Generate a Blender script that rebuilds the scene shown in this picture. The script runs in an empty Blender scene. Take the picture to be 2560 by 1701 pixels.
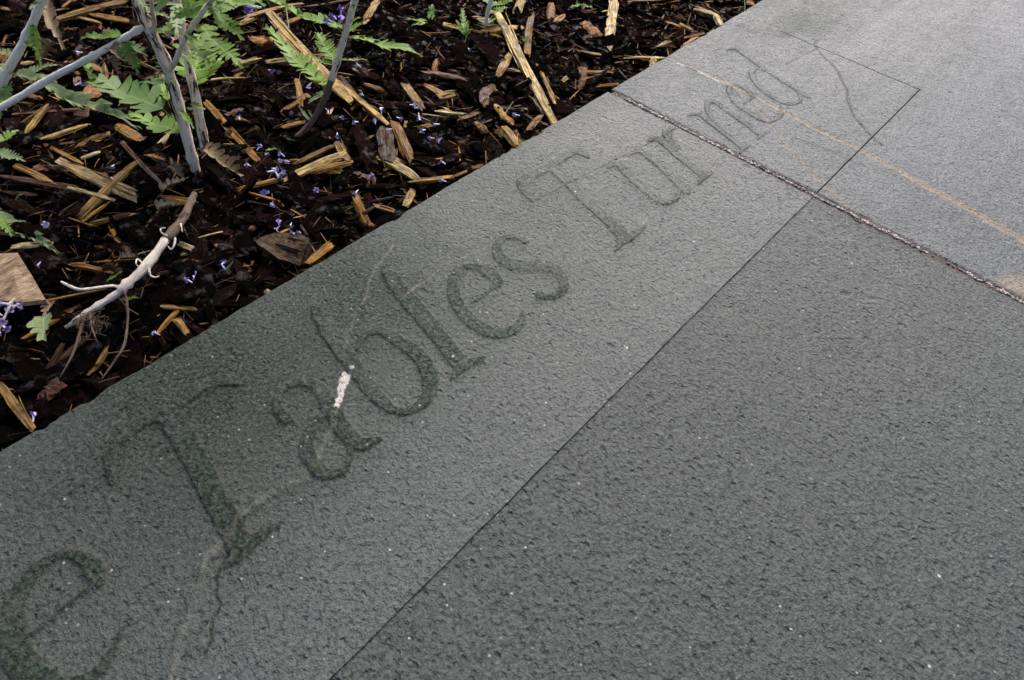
import bpy, math, random
import numpy as np
from mathutils import Vector, Matrix

# ------------------------------------------------------------------ camera, world, sun
scene = bpy.context.scene
CX, CY, H = 1280.0, 850.5, 0.5
V1 = np.array([3419.0, -894.0]) - (CX, CY)      # vanishing point along the bed edge
V2 = np.array([-2200.0, -1677.0]) - (CX, CY)    # vanishing point across the slabs
F = math.sqrt(-V1.dot(V2))
ax = np.array([*V1, F]); ax /= np.linalg.norm(ax)
ay = np.array([*V2, F]); ay /= np.linalg.norm(ay)
az = np.cross(ax, ay)
R = np.array([ax, ay, az])                       # world from camera (x right, y down, z forward)

cam_d = bpy.data.cameras.new('camera')
cam = bpy.data.objects.new('camera', cam_d)
scene.collection.objects.link(cam)
r_, u_, b_ = R @ [1, 0, 0], R @ [0, -1, 0], R @ [0, 0, -1]
cam.matrix_world = Matrix(((r_[0], u_[0], b_[0], 0), (r_[1], u_[1], b_[1], 0), (r_[2], u_[2], b_[2], H), (0, 0, 0, 1)))
cam_d.sensor_width = 36.0
cam_d.lens = F / 2560 * 36.0
cam_d.clip_start = 0.02
cam_d.clip_end = 500
cam_d.dof.use_dof = True
cam_d.dof.focus_distance = 0.80
cam_d.dof.aperture_fstop = 14
scene.camera = cam

SUN_EL, SUN_AZ = math.radians(46), math.radians(29)     # azimuth from +X towards +Y
world = bpy.data.worlds.new('World'); scene.world = world
world.use_nodes = True
wn = world.node_tree; wn.nodes.clear()
sky = wn.nodes.new('ShaderNodeTexSky'); sky.sky_type = 'NISHITA'; sky.sun_disc = False
sky.sun_elevation = SUN_EL
sky.sun_rotation = math.pi / 2 - SUN_AZ
sky.air_density = 0.25; sky.dust_density = 3.0; sky.ozone_density = 0.5
bg = wn.nodes.new('ShaderNodeBackground'); bg.inputs[1].default_value = 0.15
wo = wn.nodes.new('ShaderNodeOutputWorld')
wn.links.new(sky.outputs[0], bg.inputs[0]); wn.links.new(bg.outputs[0], wo.inputs[0])

sun_d = bpy.data.lights.new('sun', 'SUN'); sun_d.energy = 1.1; sun_d.angle = math.radians(34)
sun_d.color = (1.0, 0.985, 0.96)
sun = bpy.data.objects.new('sun', sun_d); scene.collection.objects.link(sun)
sd = Vector((math.cos(SUN_EL) * math.cos(SUN_AZ), math.cos(SUN_EL) * math.sin(SUN_AZ), math.sin(SUN_EL)))
sun.rotation_euler = sd.to_track_quat('Z', 'Y').to_euler()
sun.location = sd * 5

scene.view_settings.view_transform = 'Standard'
scene.view_settings.look = 'None'
scene.view_settings.gamma = 1.0
scene.view_settings.exposure = 1.38
scene.render.engine = 'CYCLES'

# ------------------------------------------------------------------ helpers
rng = np.random.default_rng(7)
random.seed(7)
C = scene.collection

def G(px, py, z=0.0):
    d = R @ np.array([px - CX, py - CY, F])
    return d * ((z - H) / d[2]) + np.array([0, 0, H])

def proj(p):
    c = R.T @ (np.asarray(p, float) - np.array([0, 0, H]))
    return np.array([CX + F * c[0] / c[2], CY + F * c[1] / c[2], c[2]])

def Gv(pts, z=0.0):
    return np.array([G(a, b, z) for a, b in pts])

def up_from(base, px, py):
    """height above 'base' where the vertical through it passes image row py"""
    lo, hi = 0.0, 1.0
    for _ in range(40):
        m = (lo + hi) / 2
        if proj(base + [0, 0, m])[1] > py: lo = m
        else: hi = m
    return lo

def vnoise(x, y, scale, seed):
    r = np.random.default_rng(seed).random((256, 256))
    u, v = np.asarray(x) * scale + 1000.37, np.asarray(y) * scale + 1000.73
    i, j = np.floor(u).astype(int), np.floor(v).astype(int)
    a, b = u - i, v - j
    a, b = a * a * (3 - 2 * a), b * b * (3 - 2 * b)
    i0, i1, j0, j1 = i % 256, (i + 1) % 256, j % 256, (j + 1) % 256
    return (r[i0, j0] * (1 - a) * (1 - b) + r[i1, j0] * a * (1 - b) + r[i0, j1] * (1 - a) * b + r[i1, j1] * a * b) * 2 - 1

def fbm(x, y, scale, seed, oct=3):
    s = 0; a = 1; t = 0
    for k in range(oct):
        s = s + a * vnoise(x, y, scale * 2 ** k, seed + k); t += a; a *= .5
    return s / t

def sstep(a, b, x):
    t = np.clip((x - a) / (b - a), 0, 1)
    return t * t * (3 - 2 * t)

def link(o, parent=None):
    C.objects.link(o)
    if parent is not None: o.parent = parent
    return o

def mesh_np(name, verts, quads=None, tris=None, mat=None, smooth=False, attrs=None):
    """attrs: dict name -> (type, array per vertex)"""
    me = bpy.data.meshes.new(name)
    verts = np.asarray(verts, np.float32)
    nq = 0 if quads is None else len(quads); nt = 0 if tris is None else len(tris)
    loops = []
    if nq: loops.append(np.asarray(quads, np.int32).ravel())
    if nt: loops.append(np.asarray(tris, np.int32).ravel())
    loops = np.concatenate(loops)
    starts = np.concatenate([np.arange(nq, dtype=np.int32) * 4, nq * 4 + np.arange(nt, dtype=np.int32) * 3])
    tot = np.concatenate([np.full(nq, 4, np.int32), np.full(nt, 3, np.int32)])
    me.vertices.add(len(verts)); me.vertices.foreach_set('co', verts.ravel())
    me.loops.add(len(loops)); me.loops.foreach_set('vertex_index', loops)
    me.polygons.add(nq + nt)
    me.polygons.foreach_set('loop_start', starts); me.polygons.foreach_set('loop_total', tot)
    me.polygons.foreach_set('use_smooth', np.full(nq + nt, smooth, bool))
    me.update(calc_edges=True)
    for k, (ty, arr) in (attrs or {}).items():
        at = me.attributes.new(k, ty, 'POINT')
        arr = np.asarray(arr, np.float32)
        at.data.foreach_set({'FLOAT': 'value', 'FLOAT_VECTOR': 'vector', 'FLOAT_COLOR': 'color'}[ty], arr.ravel())
    if mat: me.materials.append(mat)
    return me

def tag(o, label=None, cat=None, group=None, kind=None):
    if label: o['label'] = label
    if cat: o['category'] = cat
    if group: o['group'] = group
    if kind: o['kind'] = kind
    return o

def empty(name, loc):
    o = bpy.data.objects.new(name, None); o.empty_display_size = .02
    o.location = loc
    return link(o)

# ------------------------------------------------------------------ materials
def new_mat(name):
    m = bpy.data.materials.new(name); m.use_nodes = True
    nt = m.node_tree; nt.nodes.clear()
    out = nt.nodes.new('ShaderNodeOutputMaterial'); b = nt.nodes.new('ShaderNodeBsdfPrincipled')
    nt.links.new(b.outputs[0], out.inputs[0])
    return m, nt, b

class N:
    """tiny node-graph helper"""
    def __init__(s, nt): s.nt = nt
    def put(s, sock, v):
        if isinstance(v, bpy.types.NodeSocket): s.nt.links.new(v, sock)
        elif v is not None: sock.default_value = v
    def noise(s, vec, scale, detail=2, rough=.5, dist=0):
        n = s.nt.nodes.new('ShaderNodeTexNoise'); s.put(n.inputs['Vector'], vec)
        n.inputs['Scale'].default_value = scale; n.inputs['Detail'].default_value = detail
        n.inputs['Roughness'].default_value = rough; n.inputs['Distortion'].default_value = dist
        return n.outputs[0]
    def voro(s, vec, scale, out='Distance', rnd=1, feat='F1'):
        n = s.nt.nodes.new('ShaderNodeTexVoronoi'); n.feature = feat; s.put(n.inputs['Vector'], vec)
        n.inputs['Scale'].default_value = scale; n.inputs['Randomness'].default_value = rnd
        return n.outputs[out]
    def map(s, vec, scale=(1, 1, 1), rot=(0, 0, 0)):
        n = s.nt.nodes.new('ShaderNodeMapping'); s.put(n.inputs[0], vec)
        n.inputs['Scale'].default_value = scale; n.inputs['Rotation'].default_value = rot
        return n.outputs[0]
    def math(s, op, a, b=0.0, clamp=False):
        n = s.nt.nodes.new('ShaderNodeMath'); n.operation = op; n.use_clamp = clamp
        s.put(n.inputs[0], a); s.put(n.inputs[1], b); return n.outputs[0]
    def rng(s, v, a, b, c=0.0, d=1.0):
        n = s.nt.nodes.new('ShaderNodeMapRange'); n.clamp = True
        for k, x in enumerate((v, a, b, c, d)): s.put(n.inputs[k], x)
        return n.outputs[0]
    def mix(s, f, a, b, mode='MIX'):
        n = s.nt.nodes.new('ShaderNodeMix'); n.data_type = 'RGBA'; n.blend_type = mode
        s.put(n.inputs[0], f)
        s.put(n.inputs[6], (*a, 1) if isinstance(a, tuple) else a)
        s.put(n.inputs[7], (*b, 1) if isinstance(b, tuple) else b)
        return n.outputs[2]
    def attr(s, name, out='Fac'):
        n = s.nt.nodes.new('ShaderNodeAttribute'); n.attribute_name = name; return n.outputs[out]
    def coord(s, k='Object'):
        return s.nt.nodes.new('ShaderNodeTexCoord').outputs[k]
    def bump(s, h, strength, dist, nrm=None):
        n = s.nt.nodes.new('ShaderNodeBump'); s.put(n.inputs['Height'], h)
        n.inputs['Strength'].default_value = strength; n.inputs['Distance'].default_value = dist
        if nrm is not None: s.put(n.inputs['Normal'], nrm)
        return n.outputs[0]
    def sep(s, v):
        n = s.nt.nodes.new('ShaderNodeSeparateXYZ'); s.put(n.inputs[0], v); return n.outputs

def slate(name, base, base2, grit, pit, rough, specks, pitrot, spec=.88, streak=.015):
    m, nt, b = new_mat(name); q = N(nt)
    co = q.coord()
    g1 = q.noise(co, 300, 4, .72); g2 = q.noise(co, 1500, 1, .5); g3 = q.noise(co, 190, 3, .55)
    big = q.noise(co, 7, 4, .6, .4)
    pitv = q.map(co, (300, 170, 200), (0, 0, pitrot))
    pits = q.noise(pitv, 1.0, 3, .62)
    pitm = q.rng(pits, .57, .68)
    zone = q.attr('zone')
    # sparse coarse pits of uneven size
    wv_ = q.map(co, (1.0, .72, 1.0), (0, 0, .5))
    p2 = q.math('MULTIPLY', q.rng(q.math('ADD', q.voro(wv_, 120), q.math('MULTIPLY', q.noise(co, 300, 2), .35)), .42, .24), q.rng(q.sep(q.voro(wv_, 120, 'Color'))[2], .66, .74))
    p3 = q.math('MULTIPLY', q.rng(q.voro(wv_, 46), .20, .10), q.rng(q.sep(q.voro(wv_, 46, 'Color'))[0], .86, .9))
    pitm = q.math('MAXIMUM', pitm, q.math('MAXIMUM', q.math('MULTIPLY', p2, 1.0), p3))
    col = q.mix(q.rng(big, .3, .7), base, base2)
    # sawn border outside the inscription panel is a little darker
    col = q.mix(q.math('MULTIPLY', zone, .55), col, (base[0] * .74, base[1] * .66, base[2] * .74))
    col = q.mix(q.rng(g1, .41, .59, .0, 1.0), q.mix(.80, col, (.005, .007, .006)), q.mix(.34, col, (.105, .125, .108)))
    col = q.mix(q.math('MULTIPLY', q.rng(g2, .42, .68), .5), col, (.080, .092, .082))
    hue = q.noise(co, 60, 2)
    col = q.mix(q.math('MULTIPLY', q.rng(hue, .5, .75), .15), col, (.070, .062, .056))
    col = q.mix(q.math('MULTIPLY', pitm, pit), col, (.014, .015, .015))
    # stains: green algae (with painted-in dimness on slab one), veins
    mo = q.attr('moss_shade'); mn = q.rng(q.noise(co, 330, 3, .65), .34, .62, .35, 1.0)
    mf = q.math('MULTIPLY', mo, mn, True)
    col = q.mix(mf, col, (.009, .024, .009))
    ve = q.math('MULTIPLY', q.attr('vein'), q.rng(q.noise(q.map(co, (60, 260, 100)), 1, 4, .7), .32, .55, .2, 1.0), True)
    col = q.mix(ve, col, q.mix(q.noise(co, 240, 3), (.090, .068, .042), (.36, .285, .185)))
    rd = q.math('MULTIPLY', q.attr('rust'), q.rng(g1, .4, .62), True)
    col = q.mix(rd, col, (.014, .009, .007))
    wh = q.attr('white'); wf = q.math('MULTIPLY', wh, q.rng(q.noise(co, 260, 3, .6), .33, .5, .0, 1.0), True)
    col = q.mix(wf, col, (.50, .47, .40))
    # pale mineral grains
    vd = q.voro(co, 210); vc = q.sep(q.voro(co, 210, 'Color'))
    sp = q.math('MULTIPLY', q.rng(vd, .24, .12), q.rng(vc[0], specks, specks + .04))
    col = q.mix(q.math('MULTIPLY', sp, .8), col, (.42, .44, .45))
    vd2 = q.voro(co, 55); vc2 = q.sep(q.voro(co, 55, 'Color'))
    sp2 = q.math('MULTIPLY', q.rng(vd2, .09, .05), q.rng(vc2[1], .96, .98))
    col = q.mix(sp2, col, (.50, .51, .50))
    q.put(b.inputs['Base Color'], col)
    h = q.math('ADD', q.math('MULTIPLY', g1, 1.1), q.math('MULTIPLY', g3, .35))
    h = q.math('SUBTRACT', h, q.math('MULTIPLY', pitm, .8 * pit + .2))
    n1 = q.bump(h, grit, .0030)
    n2 = q.bump(q.math('ADD', q.noise(co, 28, 3, .5), q.math('MULTIPLY', q.noise(co, 95, 4, .6), .5)), .9, .0034, n1)
    q.put(b.inputs['Normal'], n2)
    rr = q.math('ADD', q.rng(q.noise(co, 90, 3, .6), .3, .7, rough - .05, rough + .07), q.math('ADD', q.rng(q.noise(co, 9, 5, .68, 1.0), .35, .66, -.07, .10), q.rng(q.noise(q.map(co, (3, 30, 10), (0, 0, .12)), 1, 4, .6), .35, .65, -streak, streak)))
    q.put(b.inputs['Roughness'], q.math('ADD', rr, q.math('MULTIPLY', mf, .25)))
    q.put(b.inputs['Specular IOR Level'], q.math('SUBTRACT', q.rng(q.math('MAXIMUM', mf, q.math('MAXIMUM', rd, q.math('MULTIPLY', ve, .6))), 0.0, 1.0, spec, .12), q.math('MULTIPLY', zone, .28)))
    return m

M = {}
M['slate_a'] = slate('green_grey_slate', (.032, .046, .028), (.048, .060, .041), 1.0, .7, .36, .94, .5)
M['slate_b'] = slate('blue_grey_slate', (.026, .043, .048), (.038, .055, .063), .8, .8, .39, .96, .5, .64, .07)

def simple(name, col, rough, nscale=60, amt=.5, dark=(.02, .02, .02), bump=.4, bd=.001):
    m, nt, b = new_mat(name); q = N(nt); co = q.coord()
    n = q.noise(co, nscale, 4, .6)
    q.put(b.inputs['Base Color'], q.mix(q.math('MULTIPLY', q.rng(n, .35, .7), amt), col, dark))
    b.inputs['Roughness'].default_value = rough
    q.put(b.inputs['Normal'], q.bump(q.noise(co, nscale * 4, 3), bump, bd))
    return m

M['mortar'] = simple('dark_mortar', (.075, .052, .042), .7, 220, .7, (.022, .016, .013), 1.0, .002)
M['soil'] = simple('wet_soil', (.016, .012, .009), .55, 90, .8, (.004, .003, .003), 1.0, .004)
M['soil'].node_tree.nodes['Principled BSDF'].inputs['Specular IOR Level'].default_value = .04
M['turf'] = simple('dull_grass', (.045, .07, .02), .9, 14, .6, (.03, .035, .012), .6, .02)
M['base'] = simple('concrete_base', (.12, .115, .105), .9)

def grit_mat():
    m, nt, b = new_mat('white_grit'); q = N(nt)
    q.put(b.inputs['Base Color'], q.attr('ccol', 'Color')); b.inputs['Roughness'].default_value = .55
    return m
M['grit'] = grit_mat()

def wood_mat():
    m, nt, b = new_mat('wet_wood'); q = N(nt)
    uv = q.attr('cuv', 'Vector'); base = q.attr('ccol', 'Color')
    f1 = q.noise(q.map(uv, (28, 620, 620)), 1, 4, .65)
    f2 = q.noise(q.map(uv, (60, 160, 160)), 1, 3, .6)
    f3 = q.noise(q.map(uv, (18, 900, 900)), 1, 2, .6)
    blot = q.noise(uv, 55, 3, .6)
    dk = q.mix(.92, base, (.006, .004, .003))
    col = q.mix(q.rng(f1, .40, .57), dk, base)
    col = q.mix(q.math('MULTIPLY', q.rng(f3, .5, .7), .45), col, q.mix(.5, base, (.45, .34, .17)))
    col = q.mix(q.math('MULTIPLY', q.rng(blot, .46, .66), .85), col, q.mix(.8, base, (.03, .013, .004)))
    col = q.mix(q.math('MULTIPLY', q.rng(f2, .56, .66), .6), col, (.006, .004, .003))
    q.put(b.inputs['Base Color'], col)
    h = q.math('ADD', q.math('MULTIPLY', f1, 1.0), q.math('MULTIPLY', f2, .8))
    q.put(b.inputs['Normal'], q.bump(h, .9, .0016))
    q.put(b.inputs['Roughness'], q.rng(blot, .3, .7, .38, .62))
    b.inputs['IOR'].default_value = 1.33
    q.put(b.inputs['Specular IOR Level'], q.rng(f2, .42, .62, 0.05, .5))
    return m
M['wood'] = wood_mat()
M['shred'] = wood_mat()

def bark_mat():
    m, nt, b = new_mat('wet_bark'); q = N(nt)
    uv = q.attr('cuv', 'Vector'); base = q.attr('ccol', 'Color')
    f1 = q.noise(q.map(uv, (70, 320, 320)), 1, 5, .68, .6)
    blot = q.noise(uv, 70, 4, .65)
    fine = q.noise(uv, 600, 3, .65)
    col = q.mix(q.rng(f1, .34, .62), q.mix(.8, base, (.003, .002, .002)), base)
    col = q.mix(q.math('MULTIPLY', q.rng(blot, .54, .70), .55), col, q.mix(.5, base, (.018, .011, .009)))
    col = q.mix(q.math('MULTIPLY', q.rng(fine, .62, .72), .3), col, (.05, .028, .016))
    q.put(b.inputs['Base Color'], col)
    h = q.math('ADD', q.math('MULTIPLY', f1, 1.4), q.math('MULTIPLY', fine, .45))
    q.put(b.inputs['Normal'], q.bump(h, 1.0, .0026))
    q.put(b.inputs['Roughness'], q.rng(blot, .35, .6, .20, .5))
    b.inputs['IOR'].default_value = 1.33
    q.put(b.inputs['Specular IOR Level'], q.rng(blot, .57, .70, 0.0, .55))
    return m
M['bark'] = bark_mat()

def leaf_mat(name, top, back, vein, gloss=.5, trans=.42):
    m, nt, b = new_mat(name); q = N(nt)
    uv = q.attr('luv', 'Vector'); s = q.sep(uv)
    co = q.coord()
    oi = nt.nodes.new('ShaderNodeObjectInfo').outputs['Random']
    n = q.noise(uv, 9, 3, .6)
    geo = nt.nodes.new('ShaderNodeNewGeometry').outputs['Backfacing']
    t = q.mix(q.rng(n, .3, .7), q.mix(.28, top, (.015, .03, .008)), top)
    t = q.mix(q.math('MULTIPLY', oi, .35), t, q.mix(.5, top, vein))
    mid = q.rng(q.math('ABSOLUTE', s[1]), .035, .012)
    t = q.mix(q.math('MULTIPLY', mid, .7), t, vein)
    # side veins running forward from the midrib
    w = q.math('SINE', q.math('MULTIPLY', q.math('SUBTRACT', s[0], q.math('MULTIPLY', q.math('ABSOLUTE', s[1]), .9)), 46))
    t = q.mix(q.math('MULTIPLY', q.rng(w, .9, 1.0), .15), t, vein)
    q.put(b.inputs['Base Color'], q.mix(geo, t, back))
    q.put(b.inputs['Normal'], q.bump(q.math('ADD', q.math('MULTIPLY', w, .3), q.math('MULTIPLY', q.noise(uv, 40, 4), 2.5)), .35, .0006))
    b.inputs['Roughness'].default_value = gloss
    b.inputs['Specular IOR Level'].default_value = .35
    b.inputs['Transmission Weight'].default_value = 0
    tr = nt.nodes.new('ShaderNodeBsdfTranslucent'); q.put(tr.inputs[0], t)
    ms = nt.nodes.new('ShaderNodeMixShader'); ms.inputs[0].default_value = trans
    out = [x for x in nt.nodes if x.type == 'OUTPUT_MATERIAL'][0]
    nt.links.new(b.outputs[0], ms.inputs[1]); nt.links.new(tr.outputs[0], ms.inputs[2]); nt.links.new(ms.outputs[0], out.inputs[0])
    return m
M['leaf'] = leaf_mat('green_leaf', (.20, .36, .040), (.24, .38, .075), (.40, .52, .18))
M['leaf_dark'] = leaf_mat('dull_green_leaf', (.10, .22, .035), (.15, .26, .07), (.24, .33, .13))
M['leaf_pale'] = leaf_mat('pale_green_leaf', (.30, .40, .16), (.36, .45, .24), (.48, .55, .36))
M['leaf_dry'] = leaf_mat('dried_leaf', (.19, .125, .055), (.23, .165, .09), (.30, .22, .13), .55, .05)
M['leaf_grey'] = leaf_mat('withered_grey_leaf', (.12, .095, .06), (.14, .115, .08), (.2, .17, .12), .6, .05)

def stem_mat(name, pale, dark, thr):
    m, nt, b = new_mat(name); q = N(nt); co = q.attr('cuv', 'Vector')
    n = q.noise(q.map(co, (70, 300, 300)), 1, 4, .6); fine = q.noise(co, 900, 2)
    streak = q.noise(q.map(co, (34, 190, 190)), 1, 5, .7, .5)
    col = q.mix(q.rng(n, .3, .7), q.mix(.15, pale, dark), pale)
    col = q.mix(q.math('MULTIPLY', q.rng(fine, .55, .7), .2), col, q.mix(.6, pale, dark))
    col = q.mix(q.rng(streak, thr, thr + .05), col, dark)
    q.put(b.inputs['Base Color'], col); b.inputs['Roughness'].default_value = .62
    q.put(b.inputs['Normal'], q.bump(q.math('ADD', q.math('MULTIPLY', n, 1.4), q.math('MULTIPLY', streak, 2.2)), 1.0, .0022))
    b.inputs['Specular IOR Level'].default_value = .3
    return m
M['stem'] = stem_mat('grey_lilac_bark', (.96, .81, .63), (.050, .032, .020), .55)
M['stem_pale'] = stem_mat('whitish_bark', (.92, .87, .74), (.13, .10, .08), .66)
M['stem_brown'] = stem_mat('brown_twig', (.16, .105, .070), (.03, .018, .012), .56)
M['stem_dead'] = stem_mat('peeling_dead_bark', (.92, .80, .64), (.06, .038, .02), .62)

def flower_mat():
    m, nt, b = new_mat('violet_petal'); q = N(nt)
    c = q.attr('ccol', 'Color'); q.put(b.inputs['Base Color'], c); b.inputs['Roughness'].default_value = .55
    b.inputs['Specular IOR Level'].default_value = .3
    return m
M['flower'] = flower_mat()

# ------------------------------------------------------------------ inscription strokes (photo pixels, width in px)
L1 = {  # slab one
 'e': [[(74, 1588, 9), (150, 1528, 11), (245, 1455, 12)],
       [(246, 1455, 26), (238, 1425, 40), (205, 1395, 26), (160, 1386, 18), (110, 1407, 24), (70, 1450, 36), (42, 1510, 46), (33, 1570, 52), (45, 1640, 56), (90, 1695, 52), (160, 1722, 44), (230, 1695, 32), (280, 1632, 18), (306, 1572, 8)]],
 'T': [[(430, 1026, 30), (362, 1052, 28), (305, 1092, 30), (276, 1145, 26), (280, 1206, 10)],
       [(430, 1026, 30), (482, 985, 22), (530, 958, 24), (568, 950, 28), (594, 962, 10)],
       [(425, 1040, 44), (465, 1108, 46), (505, 1180, 46), (538, 1245, 48), (572, 1305, 50), (600, 1365, 50)],
       [(566, 1420, 8), (598, 1388, 28), (640, 1350, 26), (700, 1308, 6)]],
 'a': [[(716, 1050, 26), (694, 1018, 22), (700, 978, 18), (738, 957, 18), (785, 962, 26), (815, 995, 32), (838, 1040, 34), (862, 1080, 34), (890, 1106, 34), (915, 1112, 28), (950, 1098, 8)],
       [(828, 1018, 12), (790, 1058, 22), (770, 1105, 30), (778, 1155, 32), (815, 1186, 26), (855, 1178, 18), (876, 1140, 14), (872, 1100, 12)]],
 'b': [[(785, 772, 14), (805, 795, 34), (828, 835, 36), (855, 876, 36), (888, 920, 34), (915, 958, 32), (944, 994, 30), (976, 1022, 22)],
       [(893, 872, 10), (912, 838, 14), (955, 828, 20), (1008, 860, 30), (1048, 890, 32), (1073, 935, 32), (1073, 985, 28), (1045, 1018, 24), (1002, 1030, 20), (965, 1015, 16)]],
 'l': [[(958, 668, 8), (976, 690, 30), (1005, 730, 36), (1048, 780, 36), (1082, 822, 36), (1118, 866, 36), (1150, 908, 36)],
       [(1128, 950, 6), (1155, 918, 26), (1178, 906, 20), (1211, 894, 6)]],
 'e2': [[(1180, 758, 7), (1210, 738, 9), (1242, 714, 9)],
        [(1245, 708, 22), (1230, 686, 30), (1196, 669, 18), (1160, 670, 15), (1139, 692, 22), (1134, 730, 26), (1150, 770, 30), (1180, 804, 32), (1220, 828, 32), (1260, 832, 26), (1294, 814, 18), (1308, 778, 6)]],
 's': [[(1312, 602, 18), (1285, 592, 14), (1256, 598, 16), (1243, 618, 20), (1250, 642, 26), (1275, 660, 30), (1310, 666, 32), (1348, 662, 32), (1380, 670, 30), (1402, 690, 24), (1409, 714, 20), (1396, 737, 16), (1372, 744, 14), (1348, 738, 20)]],
 'T2': [[(1375, 418, 20), (1336, 437, 20), (1308, 455, 26), (1314, 478, 22), (1334, 505, 5)],
        [(1375, 418, 20), (1408, 395, 16), (1436, 379, 18), (1456, 384, 20), (1472, 395, 5)],
        [(1385, 425, 22), (1420, 455, 26), (1452, 488, 26), (1482, 517, 27), (1515, 547, 27), (1545, 575, 27), (1560, 598, 26)],
        [(1537, 628, 5), (1553, 606, 16), (1580, 590, 16), (1612, 566, 4)]],
 'u': [[(1519, 421, 5), (1545, 412, 18), (1570, 436, 22), (1603, 466, 22), (1634, 490, 22), (1662, 505, 18), (1690, 497, 10), (1698, 478, 6)],
       [(1574, 388, 5), (1600, 378, 16), (1632, 400, 20), (1662, 425, 21), (1690, 452, 21), (1712, 474, 20), (1718, 484, 5)]],
 'r': [[(1618, 354, 5), (1644, 348, 16), (1672, 370, 18), (1704, 396, 20), (1736, 421, 20), (1758, 440, 18)],
       [(1748, 460, 4), (1758, 444, 12), (1782, 434, 4)],
       [(1692, 372, 10), (1672, 350, 16), (1667, 330, 16), (1682, 316, 9)]],
}
L2 = {  # slab two
 'n': [[(1720, 292, 4), (1742, 284, 12), (1768, 302, 14), (1800, 325, 15), (1832, 350, 15), (1856, 371, 14)],
       [(1851, 384, 4), (1858, 372, 8), (1876, 365, 3)],
       [(1785, 306, 8), (1769, 282, 11), (1768, 262, 10), (1782, 254, 12), (1806, 268, 15), (1834, 288, 15), (1866, 310, 15), (1890, 330, 14), (1900, 341, 8)],
       [(1893, 350, 4), (1900, 341, 8), (1916, 334, 3)]],
 'e': [[(1860, 260, 5), (1884, 243, 6)],
       [(1884, 243, 8), (1872, 230, 12), (1850, 217, 10), (1832, 213, 8), (1822, 224, 11), (1832, 246, 14), (1852, 268, 16), (1882, 287, 16), (1912, 302, 14), (1940, 299, 9), (1954, 285, 7), (1950, 268, 4)]],
 'd': [[(1818, 127, 5), (1838, 122, 10), (1872, 145, 14), (1908, 170, 15), (1944, 194, 15), (1980, 217, 15), (2006, 235, 14), (2024, 246, 6)],
       [(1907, 174, 7), (1888, 173, 8), (1879, 184, 12), (1890, 208, 15), (1912, 230, 15), (1942, 250, 14), (1974, 262, 11), (1999, 254, 8), (1999, 238, 6)]],
}
def stroke_pts(sts):
    out = []
    for st in sts:
        w = []
        for px, py, wd in st:
            p = G(px, py); dep = proj(p)[2]
            # width measured in the picture, foreshortened: half of it on the ground
            w.append((p[0], p[1], wd * dep / F * 1.28))
        # Catmull-Rom refine
        a = np.array(w); q = []
        for i in range(len(a) - 1):
            p0, p1, p2, p3 = a[max(i - 1, 0)], a[i], a[i + 1], a[min(i + 2, len(a) - 1)]
            for t in np.linspace(0, 1, 5)[:-1]:
                q.append(.5 * ((2 * p1) + (-p0 + p2) * t + (2 * p0 - 5 * p1 + 4 * p2 - p3) * t * t + (-p0 + 3 * p1 - 3 * p2 + p3) * t ** 3))
        q.append(a[-1]); out.append(np.array(q))
    return out

def sdf_strokes(X, Y, strokes):
    d = np.full(X.shape, 1.0, np.float32)
    for st in strokes:
        for (x0, y0, r0), (x1, y1, r1) in zip(st[:-1], st[1:]):
            dx, dy = x1 - x0, y1 - y0; l2 = dx * dx + dy * dy + 1e-12
            t = np.clip(((X - x0) * dx + (Y - y0) * dy) / l2, 0, 1)
            dd = np.hypot(X - x0 - t * dx, Y - y0 - t * dy) - np.maximum(.0006, .5 * (r0 + t * (r1 - r0)))
            np.minimum(d, dd, out=d)
    return d

def dist_line(X, Y, pts):
    d = np.full(X.shape, 1.0, np.float32); s = np.zeros(X.shape, np.float32)
    n = len(pts) - 1
    for k in range(n):
        (x0, y0), (x1, y1) = pts[k][:2], pts[k + 1][:2]
        dx, dy = x1 - x0, y1 - y0
        t = np.clip(((X - x0) * dx + (Y - y0) * dy) / (dx * dx + dy * dy), 0, 1)
        dd = np.hypot(X - x0 - t * dx, Y - y0 - t * dy)
        m = dd < d; d[m] = dd[m]; s[m] = ((k + t) / n)[m]
    return d, s

EDGE = .4535          # bed edge of the slabs
PY = .1395            # panel line along X
J0, J1 = .7926, .8010 # mortar joint
PX = 1.172            # far end of the panel

# ------------------------------------------------------------------ pavement
base_v = [(x, y, z) for z in (-.09, -.045) for x, y in ((-1.6, -1.7), (2.9, -1.7), (2.9, EDGE - .004), (-1.6, EDGE - .004))]
pave = link(bpy.data.objects.new('pavement', mesh_np('pavement', base_v, [(0, 3, 2, 1), (4, 5, 6, 7), (0, 1, 5, 4), (1, 2, 6, 5), (2, 3, 7, 6), (3, 0, 4, 7)], mat=M['base'])))
tag(pave, 'grey slate paving with carved lettering beside the mulch bed', 'pavement', kind='structure')

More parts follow.
